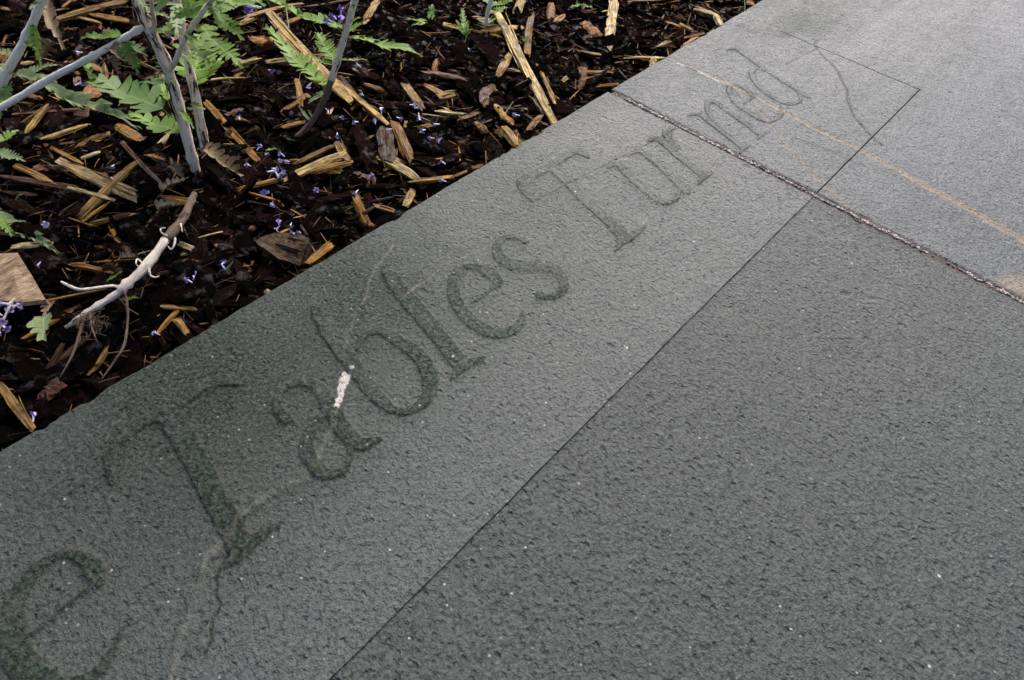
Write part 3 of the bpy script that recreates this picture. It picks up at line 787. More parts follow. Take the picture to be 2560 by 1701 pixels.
HERO = [
 (150,46,318,4,19,'tan'), (193,43,250,57,10,'tan'), (228,36,314,54,16,'gold'), (204,264,232,207,20,'tan'), (214,250,264,221,28,'orange'),
 (68,328,118,264,20,'tan'), (107,350,214,311,17,'tan'), (161,411,332,493,30,'pale','broad pale wood chip lying across a tan stick below the stems'), (200,539,336,414,22,'tan'), (171,468,282,500,10,'pale'),
 (211,550,271,507,10,'gold'), (32,411,118,454,19,'gold'), (107,357,207,411,10,'gold'), (304,357,407,464,13,'brown'), (504,246,643,400,17,'gold','long golden splinter pointing at the cluster of fallen flowers'),
 (204,396,246,382,13,'pale'), (0,443,214,475,20,'red'), (36,286,250,271,14,'red'), (0,21,25,25,11,'gold'), (157,18,180,0,7,'gold'), (54,161,82,154,12,'tan'), (528,200,607,193,7,'tan'),
 (636,107,680,95,36,'orange','rough orange bark lump near the foot of the thin stem'),
 (600,46,750,11,14,'tan'), (600,61,654,36,16,'tan'), (739,21,879,0,7,'brown'), (675,39,865,250,30,'tan','long split tan stick running under the thin leafy stem'), (845,205,968,311,18,'tan'), (850,190,940,300,9,'brown'), (707,64,754,43,14,'tan'),
 (914,54,943,0,22,'tan'), (704,89,725,118,11,'tan'), (707,279,771,239,14,'gold'), (743,200,754,264,14,'gold'), (707,321,761,304,14,'gold'), (1007,204,1054,268,20,'tan'), (1061,214,1111,239,17,'gold'),
 (1093,279,1161,286,11,'pale'), (1057,286,1118,293,5,'pale'), (1207,264,1229,214,24,'red','upright oval red brown chip near the slab edge'), (1243,46,1389,300,22,'pale','long pale stick whose lower end reaches the slab edge'), (1205,82,1304,68,26,'tan'), (1179,75,1246,93,14,'tan'),
 (1243,193,1275,136,22,'tan'), (943,389,1039,443,22,'pale','whitest chunky wood chip beside the purple brown bark piece'), (893,318,928,418,46,'purple','large smooth purple brown bark piece beside the whitest chip'), (962,318,971,404,38,'brown','stubby brown wood block beside the purple brown bark'), (990,312,1026,400,26,'gold'),
 (843,357,868,400,20,'tan'), (743,410,850,357,17,'gold'), (718,450,846,386,23,'pale'), (775,432,879,407,17,'gold'), (600,475,707,446,15,'gold'), (610,478,684,500,9,'gold'), (1032,457,1136,443,20,'gold'), (1129,443,1204,414,9,'gold'),
 (1061,404,1132,397,10,'orange'), (1032,411,1153,393,40,'dark'), (1261,321,1293,364,21,'tan'), (1239,264,1265,300,14,'tan'), (1262,288,1280,312,18,'orange'), (1189,307,1216,332,18,'orange','bright orange flake beside a green grass blade'), (1014,514,1032,475,19,'tan'),
 (1010,71,1043,157,42,'dark'), (1107,93,1175,150,46,'dark'), (1190,93,1257,171,52,'purple','ridged plum coloured bark piece beside the long pale stick'), (893,171,936,200,42,'purple'), (1064,182,1164,200,18,'red','bright red brown bark strip on the dark mulch'), (914,211,971,236,16,'orange'), (671,229,721,271,40,'dark'), (960,200,985,235,30,'dark'),
 (1521,118,1536,0,24,'pale','straight pale stick lying towards the paving edge beyond'), (1291,34,1304,0,21,'tan'), (1389,57,1411,39,16,'gold'), (1457,57,1496,93,32,'orange','speckled orange bark chunk beside the straight pale stick'), (1575,61,1586,104,36,'purple'), (1443,82,1529,132,36,'dark'), (1575,4,1646,0,10,'gold'),
 (1643,118,1675,104,14,'pale'), (1564,146,1668,145,9,'pale'), (1789,39,1804,68,18,'pale'), (1739,25,1786,39,21,'tan'), (1707,118,1743,93,11,'gold'), (1461,182,1536,182,11,'gold'), (1343,136,1421,229,9,'purple'), (1343,157,1386,261,11,'tan'), (1318,136,1329,39,18,'gold'),
 (1446,129,1507,139,11,'gold'), (1700,61,1729,75,11,'tan'), (1636,146,1629,168,14,'pale'), (1500,150,1560,120,16,'dark'), (1600,20,1660,60,28,'dark'),
 (182,662,274,682,17,'gold'), (50,765,261,724,9,'gold'), (62,844,178,782,13,'gold'), (398,827,452,769,13,'gold'), (439,798,472,840,17,'tan'), (0,960,79,1068,21,'tan','stout tan stick ending at the slab edge by the dark red chip'), (344,637,385,624,4,'pale'), (497,595,555,579,5,'pale'),
 (100,1000,150,960,50,'red'), (207,939,232,832,60,'dark'), (655,600,760,632,80,'brown','large rounded rusty brown bark plate near the slab edge'), (771,657,829,614,22,'gold'), (643,457,871,546,42,'dark'), (735,545,765,538,4,'pale'),
 (590,330,640,300,30,'purple'), (380,560,440,590,26,'dark'), (300,560,380,620,40,'dark'), (110,480,300,500,26,'dark'), (20,560,140,600,40,'dark'), (1290,20,1330,110,26,'dark'), (1130,10,1180,40,26,'purple'), (760,20,850,60,30,'dark'), (960,20,1010,90,30,'dark'), (640,330,700,380,30,'dark'),
 (1080,560,1120,520,22,'dark'), (780,500,880,490,28,'purple'), (930,520,1010,560,24,'dark'), (560,520,620,560,32,'dark'), (880,440,930,470,26,'dark'), (30,880,90,960,50,'dark'),
]
for h in HERO:
    kind = h[5]; lab = h[6] if len(h) > 6 else None
    lift = .011 if kind in ('pale', 'tan') else (.009 if kind in ('gold', 'orange', 'brown', 'red') else .006)
    traced_chip(*h[:6], lift=lift + rng.uniform(-.001, .003), label=lab, shape='bark' if kind in ('orange', 'red') and h[4] > 15 else None, tf=.45 if kind not in BARKY else .35, tilt=rng.uniform(-.006, .006))

# countable chips scattered in view
POOL = {}
for kind, n in (('pale', 6), ('tan', 10), ('gold', 10), ('brown', 10), ('red', 5), ('orange', 4), ('dark', 16), ('purple', 10)):
    POOL[kind] = []
    for k in range(n):
        if kind in BARKY or kind in ('red', 'orange'):
            L = rng.uniform(.016, .040); W = L * rng.uniform(.32, .75)
            if kind == 'orange': L *= .45; W *= .5
            me = chip_mesh('chip', L, W, min(W * .5, .009), kind, 5, 7, 'bark')
        else:
            L = rng.uniform(.016, .055) * (1.0 if kind != 'pale' else .8); W = L * rng.uniform(.07, .28)
            me = chip_mesh('chip', L, W, min(W * .55, .006), kind, 5, 6)
        POOL[kind].append(me)
def rand_bed_px():
    while True:
        px, py = rng.uniform(0, 1900), rng.uniform(-10, 1120)
        if py < 1122 - .592 * px: return px, py
CNT = {'pale': 26, 'tan': 40, 'gold': 80, 'brown': 50, 'red': 18, 'orange': 20, 'dark': 120, 'purple': 55}
for kind, n in CNT.items():
    for k in range(n):
        px, py = rand_bed_px()
        p = G(px, py, -.02)
        if p[1] < EDGE + .012: continue
        # the lower-left corner is finer, darker litter
        if kind in ('pale', 'tan', 'gold') and px < 900 and py > 420 and rng.random() < .7: continue
        z = float(B(p[0], p[1])) + rng.uniform(.001, .007)
        place(POOL[kind][rng.integers(len(POOL[kind]))], kind, (p[0], p[1], z), rng.uniform(0, 6.28), rng.normal(0, .16), rng.normal(0, .3))

# the rest of the mulch as one mass
def mass(n, x0, x1, y0, y1, probs, smin, smax, dz, mat, kinds):
    parts = []
    protos = []
    for kind in kinds:
        for k in range(7):
            if kind in BARKY: protos.append((kind, *chip_geo(1, rng.uniform(.35, .75), rng.uniform(.14, .25), 'bark', 3, 6)))
            elif mat is M['shred']: protos.append((kind, *chip_geo(1, rng.uniform(.02, .07), rng.uniform(.015, .04), 'wood', 3, 4)))
            else: protos.append((kind, *chip_geo(1, rng.uniform(.07, .25), rng.uniform(.05, .11), 'wood', 3, 5)))
    for k in range(n):
        x, y = rng.uniform(x0, x1), rng.uniform(y0, y1)
        kind, v, f, uv = protos[rng.integers(len(protos))]
        s = rng.uniform(smin, smax)
        a, b, c = rng.uniform(0, 6.28), rng.normal(0, .28), rng.normal(0, .4)
        m = np.array((Matrix.Rotation(a, 3, 'Z') @ Matrix.Rotation(b, 3, 'Y') @ Matrix.Rotation(c, 3, 'X')))
        if y - EDGE < s * .5 * abs(math.sin(a)) + .004: continue
        z = float(zmap(x, y)) + rng.uniform(*dz)
        col = colour(kind)
        parts.append(((v * s) @ m.T + (x, y, z), f, {'cuv': v * s + rng.uniform(-5, 5, 3), 'ccol': np.tile([*col, 1], (len(v), 1))}))
    v, f, at = merge(parts)
    return mesh_np('mulch', v, tris=f, mat=mat, attrs={'cuv': ('FLOAT_VECTOR', at['cuv']), 'ccol': ('FLOAT_COLOR', at['ccol'])})
_gx, _gy = np.meshgrid(np.arange(-1.7, 3.0, .01), np.arange(.4, 2.7, .01), indexing='ij'); _gz = B(_gx, _gy)
def zmap(x, y): return _gz[min(int((x + 1.7) / .01), _gz.shape[0] - 1), min(int((y - .4) / .01), _gz.shape[1] - 1)]
stuffs = [
 (4200, -.1, 1.45, EDGE, 1.3, .010, .042, (-.007, .003), 'bark', ('dark', 'dark', 'purple')),
 (5000, -.1, 1.45, EDGE, 1.3, .004, .012, (-.003, .005), 'bark', ('dark', 'purple')),
 (2200, -.1, 1.45, EDGE, 1.3, .006, .026, (-.005, .004), 'wood', ('brown', 'brown', 'gold', 'gold', 'red')),
 (11000, -1.55, 2.85, EDGE, 2.55, .026, .062, (-.004, .005), 'bark', ('dark', 'purple')),
 (5200, -.1, 1.45, EDGE, 1.3, .008, .036, (-.002, .008), 'shred', ('gold', 'gold', 'tan', 'brown', 'brown', 'orange')),
 (1700, -1.5, 2.8, 1.0, 2.5, .02, .06, (-.002, .007), 'wood', ('brown', 'gold', 'tan', 'pale')),
]
for k, (n, x0, x1, y0, y1, s0, s1, dz, mt, kinds) in enumerate(stuffs):
    o = link(bpy.data.objects.new('mulch', mass(n, x0, x1, y0, y1, None, s0, s1, dz, M[mt], kinds)))
    tag(o, ['coarse dark bark mulch covering the bed', 'fine dark bark crumbs between the chips', 'small brown wood shreds between the chips', 'dark bark mulch spreading across the wider bed', 'thin golden wood shreds tangled in the mulch', 'pale wood shreds of the wider bed'][k], 'mulch', kind='stuff')

# small stones in the crumbly soil
for k, (px, py, r, col) in enumerate([(576, 722, 14, (.42, .33, .25)), (667, 724, 12, (.30, .22, .17)), (540, 606, 8, (.45, .27, .18)), (630, 566, 11, (.40, .20, .10)), (600, 690, 20, (.05, .045, .04)), (565, 620, 26, (.05, .045, .042)), (560, 680, 17, (.06, .055, .05)), (578, 340, 20, (.06, .045, .035)), (962, 60, 14, (.16, .11, .11)), (455, 628, 8, (.4, .3, .2)), (560, 672, 5, (.5, .28, .05)), (1300, 288, 8, (.3, .26, .28))]):
    p = G(px, py, -.025); p[2] = float(B(p[0], p[1])) + .004
    rr = r * proj(p)[2] / F * .8
    bv, bf = ball(2)
    vv = bv * rr * np.array([1.2, .9, .75]) * (1 + .18 * np.array([vnoise(q[0] * 2 + k, q[1] * 2 + q[2], 1, 5) for q in bv]))[:, None]
    me = mesh_np('pebble', vv, tris=bf, mat=M['bark'], smooth=False, attrs={'cuv': ('FLOAT_VECTOR', vv + k), 'ccol': ('FLOAT_COLOR', np.tile([*col, 1], (len(bv), 1)))})
    o = link(bpy.data.objects.new('pebble', me)); o.location = p; o.rotation_euler = (0, 0, k)
    dark = sum(col) < .3
    tag(o, 'dark gritty stone lying in the crumbly soil' if dark else 'small pale brown pebble in the crumbly soil', 'pebble', 'dark gritty stones' if dark else 'small pale pebbles')

# ------------------------------------------------------------------ plants
def tube(pts, rad, ns=10, bumps=.06, sub=4):
    a = np.concatenate([np.asarray(pts, float), np.asarray(rad, float)[:, None]], 1); q = []
    for i in range(len(a) - 1):
        p0, p1, p2, p3 = a[max(i - 1, 0)], a[i], a[i + 1], a[min(i + 2, len(a) - 1)]
        for t in np.linspace(0, 1, sub + 1)[:-1]:
            q.append(.5 * ((2 * p1) + (-p0 + p2) * t + (2 * p0 - 5 * p1 + 4 * p2 - p3) * t * t + (-p0 + 3 * p1 - 3 * p2 + p3) * t ** 3))
    q.append(a[-1]); q = np.array(q); P, r = q[:, :3], np.maximum(q[:, 3], .0003)
    T = np.gradient(P, axis=0); T /= np.linalg.norm(T, axis=1, keepdims=True) + 1e-9
    ref = np.array([.3, .9, .2]); V = []; U = []
    s = 0
    for i in range(len(P)):
        n = np.cross(T[i], ref); n /= np.linalg.norm(n); b = np.cross(T[i], n)
        if i: s += np.linalg.norm(P[i] - P[i - 1])
        rr = r[i] * (1 + rng.normal(0, bumps) + (.22 if i % 7 == 3 and ns > 8 else 0))
        for k in range(ns):
            an = 2 * math.pi * k / ns
            V.append(P[i] + (n * math.cos(an) + b * math.sin(an)) * rr * (1 + rng.normal(0, bumps * .6)))
            U.append((s, r[i] * math.cos(an), r[i] * math.sin(an)))
    V = np.array(V); U = np.array(U) + rng.uniform(-3, 3, 3); Q = []
    for i in range(len(P) - 1):
        for k in range(ns):
            Q.append((i * ns + k, i * ns + (k + 1) % ns, (i + 1) * ns + (k + 1) % ns, (i + 1) * ns + k))
    tr = []
    for k in range(1, ns - 1):
        e = (len(P) - 1) * ns; tr += [(0, k + 1, k), (e, e + k, e + k + 1)]
    return V, Q, tr, U
def stem_obj(name, pts, rad, mat, parent, ns=10, bumps=.06):
    v, q, t, u = tube(pts, rad, ns, bumps)
    org = np.array(parent.location)
    me = mesh_np(name, v - org, quads=q, tris=t, mat=M[mat], smooth=True, attrs={'cuv': ('FLOAT_VECTOR', u)})
    return link(bpy.data.objects.new(name, me), parent)

def leaf_geo(base, tip, width, lobes=6, depth=.55, fold=.25, droop=.12, curl=0., roll=0., fwd=.55, asp=None, normal=None):
    base, tip = np.asarray(base, float), np.asarray(tip, float)
    X = tip - base; L = np.linalg.norm(X); X /= L
    up = np.array([0, 0, 1.]) if normal is None else np.asarray(normal, float)
    Z = up - X * up.dot(X)
    if np.linalg.norm(Z) < .15: Z = np.array([-.6, -.6, .5]); Z = Z - X * Z.dot(X)
    Z /= np.linalg.norm(Z); Y = np.cross(Z, X)
    c, s = math.cos(roll), math.sin(roll); Y, Z = Y * c + Z * s, Z * c - Y * s
    n = int(lobes * 1.35 + .5); depth = min(.84, depth + .18); fold = fold + .12
    V = []; U = []; tris = []
    petiole = .10
    def env(t): return math.sin(math.pi * min(1, max(0, t)) ** .72) ** .8
    def put(t, y):
        # local shape -> bent in space
        z = abs(y) * fold * 1.0 - droop * L * (t * t) * 1.0 + curl * L * math.sin(t * 5) * .12 + .03 * L * math.sin(t * 9 + y * 90) + rng.normal(0, .012) * L
        th = curl * t * 1.3
        p = base + X * (L * t * math.cos(th * .3)) + Y * (y * (1 - .35 * abs(curl) * t)) + Z * (z + abs(y) * curl * .8)
        # keep the traced tip: cancel droop at t=1
        p += Z * (droop * L * t)
        V.append(p); U.append((t, y / max(width, 1e-6), 0)); return len(V) - 1
    mids = [put(0, 0)] + [put(petiole + (1 - petiole) * k / n, 0) for k in range(n + 1)]
    stemw = width * .03
    for sd in (1, -1):
        prev = put(petiole, stemw * sd)
        a0 = put(0, stemw * .7 * sd)
        q = [(mids[0], a0, prev), (mids[0], prev, mids[1])]
        tris += [t if sd > 0 else t[::-1] for t in q]
        for k in range(n):
            t0 = petiole + (1 - petiole) * k / n; t1 = petiole + (1 - petiole) * (k + 1) / n
            tm = (t0 + t1) / 2; e = env(.12 + .86 * (tm - petiole) / (1 - petiole)) * width / 2 * rng.uniform(.72, 1.22)
            sinus = e * (1 - depth)
            if k == n - 1: nxt = put(1.0, 0.0)
            else: nxt = put(t1, max(stemw, env(.12 + .86 * (t1 - petiole) / (1 - petiole)) * width / 2 * (1 - depth)) * sd)
            ft = fwd / n
            p1 = put(tm - .30 / n + ft * .55, (sinus + (e - sinus) * .62) * sd)
            p2 = put(tm + ft * 1.0, e * sd)
            p3 = put(tm + .26 / n + ft * .95, (sinus + (e - sinus) * .72) * sd)
            m0, m1 = mids[k + 1], mids[k + 2]
            q = [(m0, prev, p1), (m0, p1, m1), (p1, p2, p3), (p1, p3, m1), (m1, p3, nxt)] if k < n - 1 else [(m0, prev, p1), (m0, p1, m1), (p1, p2, p3), (p1, p3, m1)]
            tris += [t[::-1] if sd > 0 else t for t in q]
            prev = nxt
    return np.array(V), np.array(tris), np.array(U)

def leaf_obj(base, tip, width, mat, parent, name='leaf', **kw):
    v, t, u = leaf_geo(base, tip, width, **kw)
    org = np.array(parent.location)
    me = mesh_np(name, v - org, tris=t, mat=M[mat], smooth=True, attrs={'luv': ('FLOAT_VECTOR', u)})
    return link(bpy.data.objects.new(name, me), parent)

def stem_path(spec, base_z, lean=None):
    """px list starting at the base: heights come from the vertical through the base, image offset left over becomes lean"""
    b = G(*spec[0], base_z); out = [b]
    for px, py in spec[1:]:
        # point on this pixel's ray nearest to the vertical through the base
        d = R @ np.array([px - CX, py - CY, F]); d /= np.linalg.norm(d); o = np.array([0, 0, H])
        w = o - b; k = np.array([0, 0, 1.])
        bb = d.dot(k); t = (bb * w.dot(k) - w.dot(d)) / (1 - bb * bb)
        out.append(o + d * t)
    return np.array(out)

def at_px(px, py, z): return G(px, py, z)
def on_stem(P, px, py):
    """stem point nearest in the picture"""
    best = None
    for i in range(len(P) - 1):
        for t in np.linspace(0, 1, 12):
            p = P[i] * (1 - t) + P[i + 1] * t; q = proj(p); d = math.hypot(q[0] - px, q[1] - py)
            if best is None or d < best[0]: best = (d, p)
    return best[1]
def px2m(w, p): return w * proj(p)[2] / F

def seen(q):
    pr = proj(q)
    return pr[2] < .12 or (-40 < pr[0] < 2600 and pr[1] > -22)
def crown(parent, tops, nb, mat='leaf'):
    """branching shoots with paired leaves, carrying each stem on above the picture's top edge"""
    org = np.array(parent.location); parts = []
    for top, dirn, rad in tops:
        for k in range(nb):
            d = np.asarray(dirn, float) / np.linalg.norm(dirn) + rng.normal(0, .22, 3) * (k > 0); d[2] = abs(d[2]) + .3; d /= np.linalg.norm(d)
            n = 9; step = rng.uniform(.026, .036); P = [np.asarray(top, float)]
            for j in range(n):
                d = d + rng.normal(0, .05, 3); d /= np.linalg.norm(d); P.append(P[-1] + d * step)
            P = np.array(P)
            if any(seen(q) for q in P[2:]): continue
            stem_obj('branch', P, np.linspace(rad * .8, .0007, n + 1), 'stem_pale', parent, 7)
            for j in range(2, n + 1):
                side = np.cross(d, rng.normal(0, 1, 3)); side /= np.linalg.norm(side)
                for sg in (-1, 1):
                    L = rng.uniform(.028, .05) * (1.15 - .06 * j)
                    t = P[j] + (side * sg * .9 + d * .45) * L
                    if seen(t) or seen((t + P[j]) / 2 + [0, 0, -.006]) or t[1] < EDGE - .12: continue
                    v, f, u = leaf_geo(P[j], t, L * .42, lobes=4, droop=.2, roll=rng.normal(0, .4))
                    parts.append((v - org, f, {'luv': u}))
    if not parts: return
    v, f, a = merge(parts)
    o = link(bpy.data.objects.new('crown', mesh_np('crown', v, tris=f, mat=M[mat], smooth=True, attrs={'luv': ('FLOAT_VECTOR', a['luv'])})), parent)
    o['kind'] = 'stuff'
    return o

def flower_parts(col=(.23, .15, .55), pale=(.60, .55, .75), L=.012):
    """a two-lipped tubular corolla lying along x"""
    V = []; Tn = []; Cc = []
    ns = 6
    for k, (x, r) in enumerate(((0, .0007), (.35, .0011), (.62, .0017))):
        for j in range(ns):
            a = 2 * math.pi * j / ns; V.append((x * L, r * math.cos(a), r * math.sin(a))); Cc.append(pale if k < 2 else tuple(.5 * (np.array(pale) + col)))
    for k in range(2):
        for j in range(ns):
            a, b = k * ns + j, k * ns + (j + 1) % ns; Tn += [(a, b, b + ns), (a, b + ns, a + ns)]
    for j in range(5):
        a = 2 * math.pi * (j + rng.uniform(-.15, .15)) / 5; ll = L * rng.uniform(.26, .44) * (1.3 if j == 0 else 1); w = L * rng.uniform(.14, .22)
        dy, dz = math.cos(a), math.sin(a); ty, tz = -dz, dy; i0 = len(V)
        for (rr, ww, xx) in ((.0012, .4, .6), (ll * .55, 1.0, .82 + rng.uniform(-.1, .2)), (ll, .5, .75 + rng.uniform(-.3, .3))):
            for sgn in (-1, 1):
                V.append((xx * L, dy * rr + ty * w * ww * sgn, dz * rr + tz * w * ww * sgn)); Cc.append(tuple(np.array(col) * rng.uniform(.7, 1.35)))
        Tn += [(i0, i0 + 1, i0 + 3), (i0, i0 + 3, i0 + 2), (i0 + 2, i0 + 3, i0 + 5), (i0 + 2, i0 + 5, i0 + 4)]
    return np.array(V), np.array(Tn), np.c_[np.array(Cc), np.ones(len(Cc))]

# --- shrub with the two upright stems
pb = G(492, 434, -.028)
A = tag(empty('sage_shrub', pb), 'silvery sage shrub with two upright bare stems and lobed green leaves', 'shrub')
A1 = stem_path([(492, 436), (476, 378), (456, 300), (432, 215), (415, 160), (388, 100), (362, 48), (342, 0), (312, -95), (290, -190)], -.028)
A2 = stem_path([(514, 378), (502, 312), (488, 240), (466, 140), (452, 60), (442, 0), (424, -100), (410, -190)], -.028)
w = lambda P, ws: [px2m(a, p) / 2 * .86 for a, p in zip(ws, P)]
stem_obj('stem', A1, w(A1, [30, 28, 29, 30, 32, 30, 31, 30, 30, 26]), 'stem', A)
stem_obj('stem', A2, w(A2, [28, 27, 26, 25, 25, 25, 24, 22]), 'stem', A)
n0 = on_stem(A1, 424, 182)
A3 = np.array([n0] + [at_px(px, py, n0[2] + dz) for px, py, dz in ((440, 150, .025), (470, 84, .065), (500, 40, .09), (530, 0, .115), (590, -80, .17))])
stem_obj('branch', A3, w(A3, [15, 14, 15, 15, 14, 10]), 'stem', A)
n1 = on_stem(A1, 366, 66)
A4 = np.array([n1] + [at_px(px, py, n1[2] + dz) for px, py, dz in ((330, 84, -.008), (255, 128, -.02), (212, 152, -.028), (120, 200, -.045), (40, 248, -.06), (-60, 305, -.08))])
stem_obj('branch', A4, w(A4, [16, 18, 17, 19, 19, 18, 18]), 'stem_pale', A)
A5 = np.array([on_stem(A1, 375, 85)] + [at_px(px, py, n1[2] + dz) for px, py, dz in ((386, 60, .01), (380, 20, .04), (376, -30, .07))])
stem_obj('branch', A5, w(A5, [12, 12, 13, 12]), 'stem', A)
def lv(P, bx, by, tx, ty, wd, mat='leaf', dz=0.0, parent=A, **kw):
    b = on_stem(P, bx, by); q = proj(b)
    if math.hypot(q[0] - bx, q[1] - by) > 18: b = at_px(bx, by, b[2])
    t = at_px(tx, ty, b[2] + dz)
    return leaf_obj(b, t, px2m(wd, b), mat, parent, **kw)
lv(A1, 430, 292, 222, 196, 110, 'leaf_dark', .01, lobes=6, depth=.45, fold=.1)
lv(A1, 452, 348, 322, 288, 64, 'leaf', -.005, lobes=5, depth=.5, fold=.1)
lv(A2, 476, 228, 500, 88, 120, 'leaf', .02, lobes=6, depth=.5, fold=.12)
lv(A2, 478, 226, 556, 150, 62, 'leaf', .01, lobes=5, depth=.5, fold=.15)
lv(A3, 492, 62, 604, 172, 66, 'leaf', -.01, lobes=8, depth=.6, fold=.15)
lv(A3, 520, 14, 604, 100, 56, 'leaf', -.01, lobes=7, depth=.6, fold=.15)
lv(A1, 366, 88, 455, 92, 22, 'leaf_pale', .0, lobes=7, depth=.5, fold=.5)
lv(A1, 385, 52, 446, -30, 74, 'leaf_dark', .03, lobes=5, depth=.35, fold=.1)
lv(A4, 318, 92, 205, 98, 44, 'leaf', -.005, lobes=5, depth=.5, fold=.2)
lv(A4, 300, 105, 366, 140, 40, 'leaf_dark', -.015, lobes=4, depth=.5, fold=.3)
lv(A4, 300, 100, 345, 182, 46, 'leaf_dark', -.02, lobes=5, depth=.55, fold=.3)
lv(A4, 252, 112, 338, 166, 62, 'leaf_dry', -.01, lobes=5, depth=.45, fold=.3, curl=.5)
lv(A4, 262, 150, 298, 184, 36, 'leaf_dry', -.02, lobes=4, depth=.4, fold=.5, curl=.8)
lv(A1, 438, 280, 484, 322, 20, 'leaf', .01, lobes=7, depth=.5, fold=.5)
lv(A1, 425, 268, 396, 196, 26, 'leaf', -.01, lobes=4, depth=.5, fold=.3)
lv(A3, 448, 152, 526, 136, 14, 'leaf_pale', .02, lobes=8, depth=.5, fold=.7)
lv(A2, 472, 260, 511, 274, 22, 'leaf', 0, lobes=4, depth=.5)
lv(A2, 462, 250, 452, 268, 16, 'leaf', 0, lobes=3, depth=.5)
lv(A4, 108, 206, 166, 180, 30, 'leaf', -.02, lobes=4, depth=.4, fold=.3)
lv(A4, 232, 196, 214, 156, 24, 'leaf', -.02, lobes=4, depth=.5, fold=.3)
lv(A3, 530, 0, 646, 20, 60, 'leaf', .0, lobes=6, depth=.55)
lv(A3, 486, 52, 470, -20, 50, 'leaf', .02, lobes=5, depth=.5)
lv(A3, 520, 10, 556, 34, 26, 'leaf_pale', .0, lobes=5, depth=.5)
lv(A3, 560, -30, 660, 16, 50, 'leaf', -.01, lobes=6, depth=.55)
lv(A3, 575, -60, 720, 20, 40, 'leaf', -.02, lobes=7, depth=.55)
lv(A1, 428, 210, 350, 208, 34, 'leaf_dark', 0, lobes=4, depth=.5)
crown(A, [(A1[-1], A1[-1] - A1[-2], .005), (A2[-1], A2[-1] - A2[-2], .005), (A3[-1], A3[-1] - A3[-2], .003)], 4)

def sprigs(P, n, parent, y0, y1, lo, hi, mats=('leaf', 'leaf', 'leaf_dark', 'leaf_pale'), w0=.30):
    k = 0
    while k < n:
        i = rng.integers(len(P) - 1); b = P[i] + (P[i + 1] - P[i]) * rng.random(); q = proj(b)
        if not (y0 < q[1] < y1): continue
        a = rng.uniform(0, 6.28); L = rng.uniform(lo, hi)
        t = at_px(q[0] + L * math.cos(a), q[1] + L * math.sin(a) * .9, b[2] + rng.uniform(-.012, .012))
        leaf_obj(b, t, px2m(L * rng.uniform(w0, w0 + .2), b), mats[rng.integers(len(mats))], parent, lobes=int(rng.integers(5, 8)), depth=rng.uniform(.4, .6), fold=rng.uniform(.1, .5), droop=rng.uniform(0, .3), roll=rng.normal(0, .5)); k += 1
sprigs(A3, 9, A, -40, 120, 50, 110)
sprigs(A1, 4, A, -40, 70, 40, 80)
sprigs(A2, 4, A, -40, 60, 50, 90)
sprigs(A1, 5, A, 90, 330, 14, 34); sprigs(A2, 4, A, 100, 330, 14, 34)
# --- shrub at the left edge
pbB = G(-60, 420, -.028)
Bp = tag(empty('sage_shrub', pbB), 'silvery sage shrub with one leaning pale stem and a long folded leaf', 'shrub')
B1 = stem_path([(-60, 420), (-22, 300), (6, 210), (26, 165), (60, 105), (86, 48), (105, 0), (140, -90), (165, -180)], -.028)
stem_obj('stem', B1, w(B1, [24, 24, 24, 25, 24, 25, 26, 24, 20]), 'stem_pale', Bp)
lvB = lambda *a, **k: lv(B1, *a, parent=Bp, **k)
lvB(30, 192, 336, 320, 44, 'leaf_pale', -.01, lobes=9, depth=.28, fold=.75, fwd=.9)
lvB(34, 194, 142, 165, 28, 'leaf_pale', .01, lobes=8, depth=.5, fold=.4)
lvB(30, 205, -2, 306, 36, 'leaf_dark', -.02, lobes=8, depth=.5, fold=.4)
lvB(38, 172, -10, 182, 24, 'leaf_pale', .0, lobes=5, depth=.5, fold=.4)
lvB(82, 52, 102, 162, 26, 'leaf', -.03, lobes=6, depth=.35, fold=.5)
lvB(-20, 372, 46, 328, 34, 'leaf', .0, lobes=6, depth=.55, fold=.3)
lvB(-24, 380, 60, 404, 34, 'leaf_pale', .0, lobes=7, depth=.55, fold=.3)
lvB(-40, 520, 140, 632, 40, 'leaf_pale', .0, lobes=9, depth=.5, fold=.5, fwd=.9)
lvB(-30, 545, 30, 562, 30, 'leaf', .0, lobes=5, depth=.5)
lvB(100, 10, 68, -10, 22, 'leaf_pale', .01, lobes=5, depth=.5)
lvB(104, 4, 76, 24, 20, 'leaf_pale', 0, lobes=5, depth=.5)
sprigs(B1, 5, Bp, -30, 240, 24, 60)
# flower spike at the left edge
sp = np.array([G(-12, 850, .0), G(4, 810, .01), G(18, 780, .016), G(36, 745, .022)])
fo = stem_obj('flower_spike', sp, [.0012, .0011, .001, .0008], 'stem_pale', Bp, 6)
for k, (px, py) in enumerate([(0, 800), (8, 815), (14, 792), (22, 775), (30, 765), (2, 832), (35, 748), (6, 790), (25, 760)]):
    v, t, c = flower_parts((.36, .28, .50), (.60, .50, .50), .009)
    p = at_px(px, py, .012); m = np.array(Matrix.Rotation(rng.uniform(0, 6), 3, 'Z') @ Matrix.Rotation(rng.uniform(-1, .2), 3, 'Y'))
    link(bpy.data.objects.new('flower', mesh_np('flower', v @ m.T + p - pbB, tris=t, mat=M['flower'], smooth=True, attrs={'ccol': ('FLOAT_COLOR', c)})), fo)
crown(Bp, [(B1[-1], B1[-1] - B1[-2], .004)], 5)

